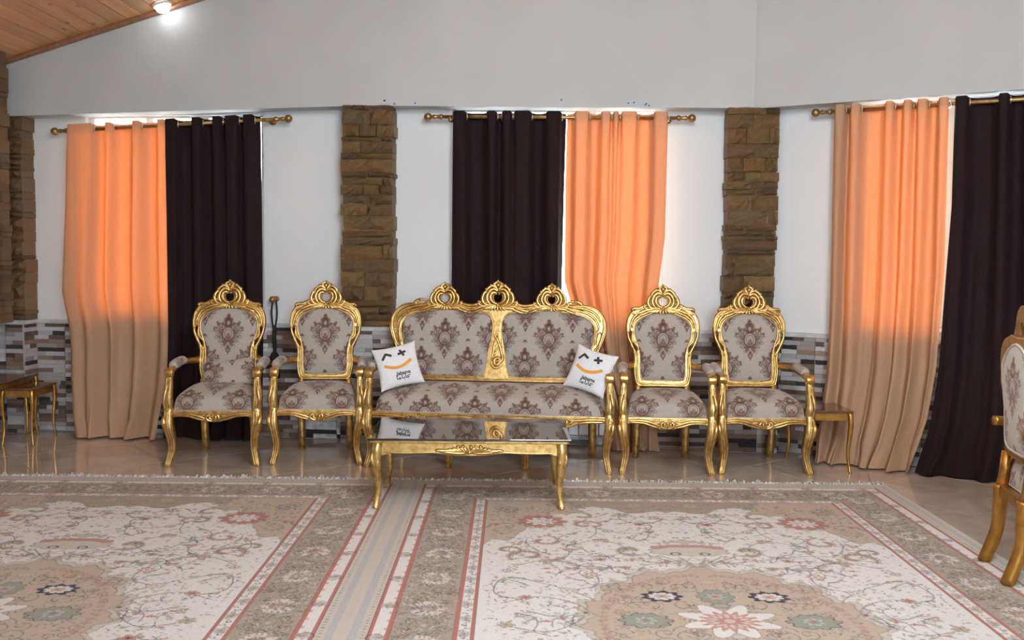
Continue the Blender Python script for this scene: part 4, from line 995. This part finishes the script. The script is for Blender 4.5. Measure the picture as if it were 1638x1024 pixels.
# radiator under the middle window
ra, rb = SM.hit(893, 690, .10)[0], SM.hit(990, 690, .10)[0]; rad = empty('radiator', SM.p(ra, .072, 0), SM.ang, 'white sectional radiator low on the wall behind the sofa', 'radiator')
n = 6; W = (rb-ra)/n
for k in range(n):
    mb = MB(); x = W*(k+.5); box(mb, x-W*.46, x+W*.46, -.040, -.028, .09, .585, .004); box(mb, x-.008, x+.008, -.030, .035, .10, .575, .003); box(mb, x-W*.40, x+W*.40, .028, .036, .10, .575, .003)
    lathe(mb, [(0, -W*.5), (.017, -W*.5), (.017, W*.5), (0, W*.5)], (x, 0, .12), 'x', 10); lathe(mb, [(0, -W*.5), (.017, -W*.5), (.017, W*.5), (0, W*.5)], (x, 0, .55), 'x', 10)
    obj('section', mb, MAT['steel'], rad)
for x in (W*.8, W*(n-.8)):
    mb = MB(); box(mb, x-.014, x+.014, -.02, .02, 0, .13, .003); obj('foot', mb, MAT['dark'], rad)

# ------------------------------------------------------------------ tables
def cabriole(mb, x, y, h, k=1.0, ox=1, oy=-1, feet=1.0):
    P = [(x, y, h), (x+ox*.006*k, y+oy*.006*k, h*.86), (x+ox*.004*k, y+oy*.004*k, h*.66), (x-ox*.004*k, y, h*.45), (x-ox*.004*k, y, h*.26), (x+ox*.004*k, y+oy*.006*k, h*.10), (x+ox*.010*k, y+oy*.014*k, 0)]
    R_ = [.030*k, .029*k, .025*k, .020*k, .0165*k, .0155*k, .017*k]
    C = catmull([p+(r,) for p, r in zip(P, R_)], 5); sweep(mb, [c[:3] for c in C], [c[3] for c in C], 10, 1, sq=.6); return C
ct = empty('coffee_table', (-.235, 5.83, .013), math.radians(.8), 'gilt coffee table with a black glass top in front of the sofa', 'table')
mb = MB(); box(mb, -.567, .567, -.357, .357, .393, .405, .003); obj('glass_top', mb, MAT['glass_top'], ct)
mb = MB(); box(mb, -.555, .555, -.345, .345, .376, .3925, .006); obj('top_moulding', mb, MAT['gold'], ct)
for s_ in (1, -1):
    mb = MB(); bot = [(0, .300), (.08, .302), (.15, .310), (.25, .316), (.36, .310), (.44, .314), (.49, .300)]
    plate(mb, [[(.50, .377), (-.50, .377)]+[(-x, z) for x, z in reversed(bot)]+bot[1:]], s_*.300, .022, .004)
    if s_ < 0:
        SHADE[0] = MB(); carve(mb, [(.10, .318), (.2, .321), (.3, .318), (.38, .317), (.47, .319)], .0045, -.311)
        for k in range(8): a = .018+.022*k; carve(mb, [(a*.55, .316+.002*k), (a, .335+.006*math.sin(k*.8)), (a+.016, .352-.0038*k)], .0075, -.313)
        for a in (0, .03, .055): carve(mb, [(a, .362), (a+.012, .350), (a+.002, .340)], .006, -.314, mir=a > 0)
        ball(mb, (0, -.314, .322), .012); carve(mb, [(.02, .318), (.07, .316), (.13, .322), (.185, .330)], .006, -.313)
    ap_ = obj('apron', mb, MAT['gold'], ct)
    if s_ < 0: obj('carving_shade', SHADE[0], MAT['gold_shade'], ap_); SHADE[0] = None
    mb = MB(); box(mb, s_*.500-.011, s_*.500+.011, -.27, .27, .315, .377, .004); obj('side_apron', mb, MAT['gold'], ct)
for sx in (1, -1):
    for sy in (-1, 1):
        mb = MB(); C = cabriole(mb, sx*.512, sy*.292, .372, 1.08, sx, sy)
        if sy < 0:
            for dx in (-.4, .4): sweep(mb, [(c[0]+dx*c[3], c[1]-c[3]*.9, c[2]) for c in C[8:-2]], .0045, 6)
            L = catmull([(sx*.535, -.318, .33), (sx*.542, -.322, .29), (sx*.532, -.320, .25), (sx*.522, -.314, .215)], 5); sweep(mb, L, [.004+.008*math.sin(PI*i/(len(L)-1)) for i in range(len(L))], 8)
            for k in range(4): ball(mb, (sx*(.524-.002*k), -.322+.002*k, .30-.022*k), .006, seg=7, rings=5)
        obj('leg', mb, MAT['gold'], ct)
def side_table(loc, rz, hx, hy, h, label, k=.55, ap=.05):
    t = empty('side_table', loc, rz, label, 'side table', 'small side tables with brown tops')
    mb = MB(); box(mb, -hx-.02, hx+.02, -hy-.02, hy+.02, h-.018, h, .006); obj('top', mb, MAT['tabletop'], t)
    mb = MB()
    box(mb, -hx+.012, hx-.012, -hy-.006, -hy+.008, h-.018-ap, h-.018, .003); obj('apron', mb, MAT['goldtable'], t)
    mb = MB(); box(mb, -hx+.012, hx-.012, hy-.008, hy+.006, h-.018-ap, h-.018, .003); obj('apron', mb, MAT['goldtable'], t)
    for s_ in (1, -1): mb = MB(); box(mb, s_*hx-.007, s_*hx+.007, -hy+.012, hy-.012, h-.018-ap, h-.018, .003); obj('apron', mb, MAT['goldtable'], t)
    for sx in (1, -1):
        for sy in (1, -1): mb = MB(); cabriole(mb, sx*hx, sy*hy, h-.018, k, sx*1.6, sy*1.6); obj('leg', mb, MAT['goldtable'], t)
    return t
side_table((-3.62, 7.45, 0), math.radians(0), .105, .175, .423, 'low narrow side table at the left edge, pulled out from the taller one')
side_table((-3.86, 7.36, 0), math.radians(0), .175, .33, .481, 'taller side table at the left edge of the picture', .6, .036)
side_table((2.12, 6.84, 0), math.radians(0), .14, .225, .42, 'small brown-topped side table right of the last armchair by the peach curtain', .62)

# ------------------------------------------------------------------ cushions
def pillow_mesh(name, hw, hh, th, m, D=None, n=44, origin=(0, 0)):
    a, b = np.meshgrid(np.linspace(-1, 1, n), np.linspace(-1, 1, n))
    x = hw*a*(1-.085*(1-b*b)*np.abs(a)**2); z = hh*b*(1-.085*(1-a*a)*np.abs(b)**2)
    e = np.clip((1-np.abs(a)**2.3)*(1-np.abs(b)**2.3), 0, 1)**.5
    wr = .0025*np.sin(a*9+b*4)*np.sin(b*7)*(np.abs(a)+np.abs(b))
    yf = -(th*e+wr*e); yb = th*e
    V = np.stack([x, yf, z], -1); Vb = np.stack([x, yb, z], -1)[:, ::-1]
    Vv = np.concatenate([V, Vb], 1)
    C = dam(D, Vv[..., 0]-origin[0], Vv[..., 2]-origin[1]) if D is not None else None
    me = grid_mesh(name, Vv, C, m)
    return me
def pillow_y(x, z, hw, hh, th):
    a, b = x/hw, z/hh
    for _ in range(3): a, b = x/(hw*(1-.085*(1-b*b)*a*a)), z/(hh*(1-.085*(1-a*a)*b*b))
    e = max((1-abs(a)**2.3)*(1-abs(b)**2.3), 0)**.5; wr = .0025*math.sin(a*9+b*4)*math.sin(b*7)*(abs(a)+abs(b))
    return -(th*e+wr*e)-.0013
def ribbon(mb, P, w_, f, k=10):
    """flat print following the cloth: P centre line, w_ half width"""
    C = []
    for a, b in zip(P[:-1], P[1:]):
        for j in range(k): C.append((a[0]+(b[0]-a[0])*j/k, a[1]+(b[1]-a[1])*j/k))
    C.append(P[-1]); C = np.array(C); T_ = np.gradient(C, axis=0); T_ /= np.linalg.norm(T_, axis=1)[:, None]; N_ = np.stack([-T_[:, 1], T_[:, 0]], 1)
    vs = []
    for c, n_ in zip(C, N_):
        for t in (-1, -.33, .33, 1): x, z = c+n_*w_*t; vs.append((x, f(x, z), z))
    fs = [(i*4+j, i*4+j+1, i*4+j+5, i*4+j+4) for i in range(len(C)-1) for j in range(3)]; mb.add(vs, fs, True)
def text_mb(txt, size, cx, cz, f):
    c = bpy.data.curves.new('t', 'FONT'); c.body = txt; c.size = size; c.align_x = 'CENTER'; c.align_y = 'CENTER'; c.resolution_u = 3; c.offset = .0011
    t = bpy.data.objects.new('t', c); COL.objects.link(t); me = bpy.data.meshes.new_from_object(t.evaluated_get(bpy.context.evaluated_depsgraph_get()))
    mb = MB(); mb.add([(v.co.x+cx, f(v.co.x+cx, v.co.y+cz)-.0004, v.co.y+cz) for v in me.vertices], [tuple(p.vertices) for p in me.polygons], False)
    bpy.data.objects.remove(t); bpy.data.curves.remove(c); bpy.data.meshes.remove(me); return mb
HW, HH, TH = .152, .150, .048
def face_pillow(loc, rx, ry, rz, label):
    o = obj('throw_pillow', pillow_mesh('throw_pillow', HW, HH, TH, MAT['white_cloth']), None)
    setp(o, label, 'pillow', 'white face pillows on the sofa')
    o.matrix_world = Matrix.Translation(loc) @ Matrix.Rotation(rz, 4, 'Z') @ Matrix.Rotation(rx, 4, 'X') @ Matrix.Rotation(ry, 4, 'Y')
    f = lambda x, z: pillow_y(x, z, HW, HH, TH)
    mb = MB(); ribbon(mb, [(-.098, .052), (-.066, .093)], .0088, f); ribbon(mb, [(-.072, .092), (-.030, .070)], .0088, f); obj('printed_eye', mb, MAT['ink'], o, 'dark caret-shaped eye', fixn=False)
    mb = MB(); ribbon(mb, [(.030, .100), (.052, .054)], .0085, f); ribbon(mb, [(.012, .071), (.070, .083)], .0085, f); obj('printed_eye', mb, MAT['ink'], o, 'dark plus-shaped eye', fixn=False)
    mb = MB(); P = [(-.094+.188*t, .010-.034*math.sin(PI*t)**.9+.012*t) for t in np.linspace(0, 1, 14)]; ribbon(mb, P, .0105, f, 2); obj('printed_smile', mb, MAT['orange_ink'], o, 'orange curved smile', fixn=False)
    obj('printed_word', text_mb('Jabama', .034, .022, -.062, f), MAT['ink'], o, fixn=False)
    # the same word in Arabic script, drawn as strokes
    mb = MB(); k = .0024; X0, Z0 = .022, -.098
    def st(P): ribbon(mb, [(X0+a*k, Z0+b*k) for a, b in P], .0026, f, 3)
    st([(18, 5), (12, 6), (8, 4), (13, 0), (18, -4), (12, -8), (6, -6)][:4]+[(6, 0), (4, 0)]); st([(4, 12), (4, 0)])        # jeem, alif
    st([(0, 4), (0, 0), (-6, 0)]); st([(-6, 12), (-6, 0)])                                                              # beh, alif
    st([(-10, 0), (-12, 3), (-15, 3), (-16, 0), (-13, -1), (-10, 0)]); st([(-16, 0), (-21, 0)]); st([(-21, 12), (-21, 0)])    # meem, alif
    st([(11, -4), (12.2, -5)]); st([(-1.5, -4), (-.3, -5)])
    obj('printed_word', mb, MAT['ink'], o, fixn=False)
    return o
face_pillow((-.775, 6.80, .668), math.radians(-20), math.radians(-13), math.radians(8), 'white pillow with a winking face print at the left end of the sofa')
face_pillow((.530, 6.66, .664), math.radians(-20), math.radians(14), math.radians(-24), 'white pillow with a winking face print at the right end of the sofa')
o = obj('cushion', pillow_mesh('cushion', .19, .115, .042, MAT['damask'], DAM, 90, (.03, .16)), None)
setp(o, 'small damask cushion lying against the back of the leftmost armchair', 'cushion')
o.matrix_world = Matrix.Translation((-1.985, 6.985, .585)) @ Matrix.Rotation(math.radians(4), 4, 'Z') @ Matrix.Rotation(math.radians(-38), 4, 'X') @ Matrix.Rotation(math.radians(-8), 4, 'Y')

# ------------------------------------------------------------------ the two rugs
def make_rug_canvas():
    WH = (.66, .66, .66); TN = (.36, .305, .25); TN2 = (.46, .375, .30); RD = (.42, .155, .125); NV = (.022, .022, .05); GN = (.25, .29, .245); DK = (.07, .065, .07); CR = (.52, .485, .43); PK = (.44, .265, .225); OL = (.37, .335, .25); GY = (.42, .43, .45)
    W, Hh = 1.5, 3.0; cv = Canvas(W, Hh, .0032, WH); X, D = cv.X, cv.Y; rr = random.Random(5)
    E = np.minimum(X, D); full = (slice(None), slice(None))
    e0 = .5; sx_, sd = (X-e0), (D-e0)
    # field ground: corner spandrels, centre pendant, medallion
    th_ = np.arctan2(sd, sx_)
    q = (np.clip(sx_, 0, 9)/.70)**.85+(np.clip(sd, 0, 9)/.98)**.85
    lim = 1+.07*np.cos(th_*14)+.03*np.cos(th_*31)
    cv.blend(full, (lim-q)*60+.5, TN2); cv.blend(full, .5-np.abs(lim-q)*70+.3, DK, .6)
    qq = np.hypot((X-1.5)/.50, (D-.50)/.24); a_ = np.arctan2(D-.5, 1.5-X); lm = 1+.12*np.cos(a_*7)
    cv.blend(full, (lm-qq)*40+.5, TN); cv.blend(full, .6-np.abs(lm-qq)*45, DK, .6)
    def rosette(x, y, r, c1, c2, c3=None, pet=7, al=.9):
        cv.ell(x, y, r, r, c1, al, rr.random(), pet=pet, amp=.22); cv.ell(x, y, r, r, DK, .55, 0, pet=pet, amp=.22, ring=.0035); cv.ell(x, y, r*.6, r*.6, c2, al, .3, pet=pet, amp=.15)
        if c3: cv.ell(x, y, r*.28, r*.28, c3, al)
    def vine(P, c=DK, w_=.0032, fl_=True, n=6, cols=(PK, OL, GN, GY, RD)):
        C = catmull(P, 8); cv.stroke(C, w_, c, .7)
        for i in range(n):
            k = rr.randrange(2, len(C)-2); p = C[k]; a = rr.uniform(0, 6.28); L = rr.uniform(.02, .05)
            q1 = (p[0]+L*math.cos(a), p[1]+L*math.sin(a)); cv.stroke([p, ((p[0]+q1[0])/2+.006, (p[1]+q1[1])/2), q1], .0028, c, .6)
            cv.ell(q1[0], q1[1], rr.uniform(.008, .016), rr.uniform(.008, .014), rr.choice(cols), .8, a, pet=rr.choice([4, 5, 6]), amp=.3)
    def curl(x, y, r, a0, dn, col, n=15):
        P = [(x+r*(1-.75*t)*math.cos(a0+dn*5.2*t), y+r*(1-.75*t)*math.sin(a0+dn*5.2*t)) for t in np.linspace(0, 1, n)]
        for p in P: cv.ell(p[0], p[1], r*.17, r*.17, col, .75, pet=5, amp=.3); cv.ell(p[0], p[1], r*.17, r*.17, DK, .4, pet=5, amp=.3, ring=.002)
        cv.stroke(P, .0028, DK, .6)
    # field filling
    for _ in range(2200):
        x, y = rr.uniform(.52, 1.5), rr.uniform(.55, 3.0); a = rr.uniform(0, 3.1); L = rr.uniform(.006, .016)
        cv.stroke([(x, y), (x+L*math.cos(a), y+L*.8*math.sin(a))], rr.choice([.0022, .0032, .0045]), rr.choice([DK, OL, PK, GY, GN, NV, DK]), rr.uniform(.35, .8))
    vines = [[(.62, 1.75), (.80, 1.62), (.98, 1.72), (1.02, 1.95), (.86, 2.05)], [(.6, 2.2), (.78, 2.12), (.95, 2.28), (.80, 2.5), (.62, 2.45)], [(.9, 1.40), (1.08, 1.28), (1.2, 1.42), (1.1, 1.55), (.95, 1.56)],
             [(1.1, .95), (1.24, .88), (1.38, 1.0), (1.3, 1.15), (1.15, 1.12)], [(.62, 1.62), (.9, 1.52), (1.2, 1.60), (1.4, 1.66)], [(.86, 2.0), (1.0, 2.2), (.84, 2.35), (.7, 2.28)], [(.55, 2.7), (.8, 2.62), (.95, 2.8)], [(.72, 1.98), (.60, 1.9), (.57, 2.08), (.68, 2.16)],
             [(1.0, 1.12), (.88, 1.25), (.98, 1.36)], [(1.2, .76), (1.32, .84), (1.5, .82)], [(.7, 2.9), (.9, 2.7), (1.1, 2.86)]]
    for v in vines: vine(v, n=9)
    for k in range(34):
        x, y = rr.uniform(.56, 1.45), rr.uniform(.8, 2.95); a = rr.uniform(0, 6.3); P = [(x, y)]
        for j in range(4): a += rr.uniform(-.9, 1.2); x += .075*math.cos(a); y += .075*math.sin(a); P.append((x, y))
        vine(P, w_=.0026, n=8)
    for k in range(120): cv.ell(rr.uniform(.54, 1.5), rr.uniform(.6, 2.98), rr.uniform(.008, .018), rr.uniform(.007, .014), rr.choice([PK, OL, GY, RD, GN]), .7, rr.random()*3, pet=rr.choice([4, 5, 6]), amp=.4)
    for (x, y, r) in ((.80, 1.63, .030), (1.0, 1.83, .034), (.88, 2.04, .030), (.94, 2.30, .038), (.62, 2.44, .030), (1.10, 1.28, .026), (1.2, 1.43, .030), (.70, 2.13, .026), (1.32, .98, .028), (1.14, 1.12, .026), (.62, 1.78, .022), (.78, 2.62, .03), (1.06, 1.60, .024), (.92, 1.45, .022)):
        rosette(x, y, r, rr.choice([PK, OL, PK, CR]), rr.choice([WH, RD, TN2]), rr.choice([RD, NV, GN]), rr.choice([5, 6, 8]))
    curl(.72, 1.55, .10, 2.5, 1, PK); curl(1.03, 1.0, .085, 0, -1, PK); curl(1.02, .82, .085, 3.4, 1, OL); curl(.80, 1.30, .09, 5, 1, PK, 13); curl(.62, 1.46, .075, 1, -1, TN); curl(1.26, 2.02, .06, 2, 1, OL); curl(1.10, 2.25, .05, 0, 1, OL)
    # red flower in the corner
    cv.ell(.80, .94, .135, .135, OL, .6, pet=9, amp=.1); cv.ell(.80, .94, .120, .115, RD, .85, pet=11, amp=.12); cv.ell(.80, .94, .072, .068, WH, .9, pet=9, amp=.18); cv.ell(.80, .94, .045, .045, DK, .7, pet=7, amp=.4, ring=.008); cv.ell(.80, .94, .12, .115, DK, .35, pet=11, amp=.12, ring=.004)
    rosette(.62, .70, .06, GN, TN2, RD, 8); rosette(.60, 1.12, .05, OL, TN2, PK, 7); rosette(1.02, .62, .05, OL, GN, None, 7); rosette(1.34, .58, .055, OL, TN2, PK, 9)
    for _ in range(260):
        x, y = rr.uniform(.52, 1.2), rr.uniform(.52, 1.3)
        if ((x-.5)/.68)**.85+((y-.5)/.95)**.85 < 1: cv.ell(x, y, rr.uniform(.004, .012), rr.uniform(.003, .008), rr.choice([DK, GN, PK, DK, WH]), rr.uniform(.3, .7), rr.uniform(0, 3), pet=4, amp=.3)
    for k in range(12): a = rr.uniform(0, 6.28); x, y = rr.uniform(.6, .95), rr.uniform(.6, 1.1); cv.spiral(x, y, rr.uniform(.02, .05), 1.2, DK, .0024, a, rr.choice([1, -1]), .6)
    # vase
    cv.ell(1.5, 1.46, .19, .075, CR, .9, pet=9, amp=.06); cv.ell(1.5, 1.46, .19, .075, DK, .6, pet=9, amp=.06, ring=.004); cv.stroke([(1.34, 1.40), (1.42, 1.375), (1.5, 1.37)], .022, RD, .8); cv.stroke([(1.34, 1.40), (1.42, 1.375), (1.5, 1.37)], .008, PK, .7)
    curl(1.22, 1.45, .085, 1.2, 1, OL); cv.ell(1.43, 1.50, .022, .018, NV, .9, ring=.008); cv.stroke([(1.5, 1.72), (1.44, 1.56)], .006, TN, .9); cv.stroke([(1.5, 1.72), (1.36, 1.54)], .005, DK, .6); cv.stroke([(1.5, 1.72), (1.30, 1.55)], .004, TN, .8)
    cv.ell(1.5, 1.30, .05, .04, OL, .7, pet=7)
    # medallion
    mx, my = 1.5, 2.44; a_ = np.arctan2(my-D, mx-X); qq = np.hypot((X-mx)/.56, (D-my)/.70); lm = 1+.045*np.cos(a_*16)+.02*np.cos(a_*40+1)
    cv.blend(full, (lm*1.06-qq)*50+.5, OL, .5); cv.blend(full, .7-np.abs(lm*1.06-qq)*60, DK, .6); cv.blend(full, (lm-qq)*60+.5, TN2); cv.blend(full, .7-np.abs(lm-qq)*60, DK, .7)
    for _ in range(900):
        a = rr.uniform(0, 6.28); r_ = math.sqrt(rr.random())*.92; x, y = mx+.56*r_*math.cos(a), my+.70*r_*math.sin(a)
        if x < 1.5: cv.ell(x, y, rr.uniform(.003, .010), rr.uniform(.003, .007), rr.choice([DK, PK, GN, PK, NV, CR]), rr.uniform(.4, .8), rr.uniform(0, 3), pet=5, amp=.3)
    for k in range(40):
        a = rr.uniform(0, 6.28); r_ = math.sqrt(rr.random())*.85; x, y = min(mx+.56*r_*math.cos(a), 1.49), my+.70*r_*math.sin(a)
        rosette(x, y, rr.uniform(.012, .026), rr.choice([PK, CR, GN, GY]), rr.choice([TN2, CR, RD]), None, 6, .6)
    for k in range(60): a = rr.uniform(0, 6.28); x, y = rr.uniform(1.02, 1.45), rr.uniform(1.9, 2.9); cv.spiral(x, y, rr.uniform(.02, .06), 1.1, DK, .0024, a, rr.choice([1, -1]), .6)
    for k in range(30):
        a = -PI/2-.1-k*.052*1.4; x, y = mx+.50*math.cos(a), my+.62*math.sin(a); cv.ell(x, y, .016, .012, PK, .7, a, pet=5, amp=.3); cv.ell(x, y, .016, .012, DK, .5, a, pet=5, amp=.3, ring=.002)
    for (x, y) in ((1.275, 2.10),):
        cv.ell(x, y, .078, .062, WH, .9, pet=9, amp=.12); cv.ell(x, y, .070, .055, NV, .95, pet=9, amp=.16, ring=.019); cv.ell(x, y, .034, .026, TN2, .9, pet=6); cv.ell(x, y, .012, .010, RD, .8)
        for k in range(9): cv.ell(x+.072*math.cos(k*.698), y+.056*math.sin(k*.698), .013, .011, NV, .95)
    cv.ell(1.5, 2.10, .075, .085, GN, .85, pet=10, amp=.1); cv.ell(1.5, 2.10, .075, .085, NV, .6, pet=10, amp=.1, ring=.005); rosette(1.5, 2.10, .035, GY, PK, RD)
    cv.ell(1.17, 2.38, .10, .075, GN, .85, pet=10, amp=.1); cv.ell(1.17, 2.38, .10, .075, NV, .7, pet=10, amp=.1, ring=.006); rosette(1.17, 2.38, .04, GY, GN, RD)
    cv.ell(1.5, 2.38, .17, .15, WH, .95, PI/8, pet=8, amp=.24); cv.ell(1.5, 2.38, .17, .15, DK, .6, PI/8, pet=8, amp=.24, ring=.005); cv.ell(1.5, 2.38, .105, .095, RD, .8, 0, pet=16, amp=.2); cv.ell(1.5, 2.38, .075, .065, CR, .9, 0, pet=16, amp=.2); cv.ell(1.5, 2.38, .05, .045, RD, .8, 0, pet=10, amp=.25); cv.ell(1.5, 2.38, .022, .022, CR, .9)
    # borders
    def band(lo, hi, c, al=1.0, side=True, far=True):
        m = ((E >= lo) & (E < hi)).astype(float)
        if not far: m *= (D > X)
        cv.blend(full, m, c, al)
    cl = np.sin(X*90)*.5+np.sin(D*90)*.5
    band(0, .50, TN)
    band(0, .028, CR); band(.028, .062, GY); band(.062, .100, CR); band(.100, .114, RD); band(.114, .168, WH); band(.168, .184, RD); band(.098, .101, DK, .8); band(.184, .187, DK, .6)
    band(.418, .422, DK, .5); band(.422, .438, RD); band(.438, .486, WH); band(.486, .500, RD); band(.4985, .502, DK, .8)
    far_m = (D < X)   # the far end border is greyer, its red lines blended to dull brown
    for lo, hi in ((.100, .114), (.168, .184), (.422, .438), (.486, .496)): cv.blend(full, ((E >= lo) & (E < hi) & far_m).astype(float), (.44, .33, .29), .75)
    # ticks, white band ornaments, cartouches and main border flowers along both directions
    def along(fn, L0, L1, step, e):
        t = L0; i = 0
        while t < L1: fn(e, t, i, True); (fn(t, e, i, False) if t < 1.5 else None); t += step; i += 1
    along(lambda x, y, i, v: cv.ell(x, y, .007 if v else .003, .003 if v else .007, DK, .8), .1, 3.0, .030, .082)
    def wb(x, y, i, v):
        if i % 5 == 0: rosette(x, y, .024, GY, OL, RD, 6, .8)
        else:
            cv.spiral(x+(.008 if i % 2 else -.008)*(1 if v else 0), y+(0 if v else (.008 if i % 2 else -.008)), .015, .9, DK, .0026, i*1.3, 1, .7); cv.ell(x, y+.01, .006, .005, (OL, PK, NV, GN)[i % 4], .8)
    along(wb, .46, 3.0, .032, .462)
    def wo(x, y, i, v):
        if i % 4 == 0: rosette(x, y, .030, GY, OL, PK, 8, .7); cv.spiral(x, y, .045, .7, DK, .0028, i, 1, .7)
        cv.ell(x+(.022 if v else 0), y+(0 if v else .022), .010, .012, RD, .6)
    along(wo, .2, 3.0, .085, .141)
    def mainb(x, y, i, v):
        if i % 2 == 0:
            for k in range(7): a = k*.9; cv.ell(x+.052*math.cos(a), y+.062*math.sin(a), .024, .026, WH, .75, a, pet=6, amp=.25)
            for k in range(7): a = k*.9; cv.ell(x+.052*math.cos(a), y+.062*math.sin(a), .024, .026, DK, .5, a, pet=6, amp=.25, ring=.0024)
            rosette(x, y, .035, PK, TN2, GN, 8, .8)
        else:
            cv.ell(x, y, .050, .060, OL, .5, pet=8, amp=.2); rosette(x, y, .040, GN, PK, CR, 9, .7); cv.ell(x, y, .06, .07, DK, .5, pet=8, amp=.2, ring=.003)
        for k in range(6):
            a = rr.uniform(0, 6.28); d_ = rr.uniform(.06, .11); xx, yy = x+d_*math.cos(a), y+d_*math.sin(a)
            if .19 < min(xx, yy) < .41: cv.spiral(xx, yy, rr.uniform(.015, .032), 1.1, DK, .0024, a, rr.choice([1, -1]), .65); cv.ell(xx, yy, .009, .008, rr.choice([GN, PK, RD, OL]), .7, pet=5)
    along(mainb, .42, 3.0, .185, .302)
    for k in range(240):
        x, y = (rr.uniform(.20, .40), rr.uniform(.2, 3.0)) if rr.random() < .7 else (rr.uniform(.2, 1.5), rr.uniform(.20, .40)); cv.spiral(x, y, rr.uniform(.012, .03), 1.1, DK, .0024, rr.uniform(0, 6), rr.choice([1, -1]), .6)
    for _ in range(4200):
        if rr.random() < .68: x, y = rr.uniform(.19, .41), rr.uniform(.19, 3.0)
        else: x, y = rr.uniform(.19, 1.5), rr.uniform(.19, .41)
        a = rr.uniform(0, 3.1); L = rr.uniform(.005, .018); cv.stroke([(x, y), (x+L*math.cos(a), y+L*math.sin(a))], .0024, rr.choice([DK, DK, GN, WH, PK]), rr.uniform(.3, .75))
    cv.a *= (1+.14*(RNG.rand(cv.ny, cv.nx)-.5))[..., None]
    return np.concatenate([cv.a, cv.a[:, ::-1]], 1), .0032
RUG, rpx = make_rug_canvas()
def rug_mesh():
    nx = 900; ys = np.concatenate([np.arange(0, 2.72, .0052), np.linspace(2.74, 4.0, 24)]); xs = np.linspace(0, 3.0, nx)
    Xg, Yg = np.meshgrid(xs, ys); j = np.clip((np.minimum(Yg, 2.999)/rpx).astype(int), 0, RUG.shape[0]-1); i = np.clip((Xg/rpx).astype(int), 0, RUG.shape[1]-1)
    C = RUG[j, i]; Z = np.full(Xg.shape, .012)+.0022*np.sin(Xg*3.1+1)*np.sin(Yg*4.3)*0
    return grid_mesh('pile', np.stack([Xg, -Yg, Z], -1), C, MAT['rugpile'])
RM = rug_mesh()
def rug(x0, y0, label):
    t = empty('rug', (x0, y0, 0), 0, label, 'rug', 'patterned wool rugs laid side by side')
    mb = MB(); box(mb, .001, 2.999, -3.999, -.001, .0005, .0115); obj('backing', mb, MAT['rugbase'], t)
    obj('pile', RM, None, t)
    r = random.Random(x0); mb = MB(); x = .01
    while x < 2.99:
        # knotted tassels, combed unevenly
        L = .022+.020*(.5+.5*math.sin(x*5.3+x0))+r.uniform(0, .012); a = r.uniform(-.9, .9)*.02; h = r.uniform(.003, .010)+(.016*r.random() if r.random() < .12 else 0)
        for k in range(2):
            sweep(mb, [(x, -.002, .008), (x+a*.6, L*.4, .010+h), (x+a*(1+k*.6), L*(.9+.2*k), .004+h*.3)], [.0045, .0055, .004], 4, cap=False)
        x += r.uniform(.006, .011)
    obj('fringe', mb, MAT['fringe'], t, kind='stuff', fixn=False)
    return t
rug(-.632, 6.225, 'patterned cream and tan rug on the right, under the coffee table')
rug(-.632-2.999, 6.235, 'patterned cream and tan rug on the left, before the left armchairs')
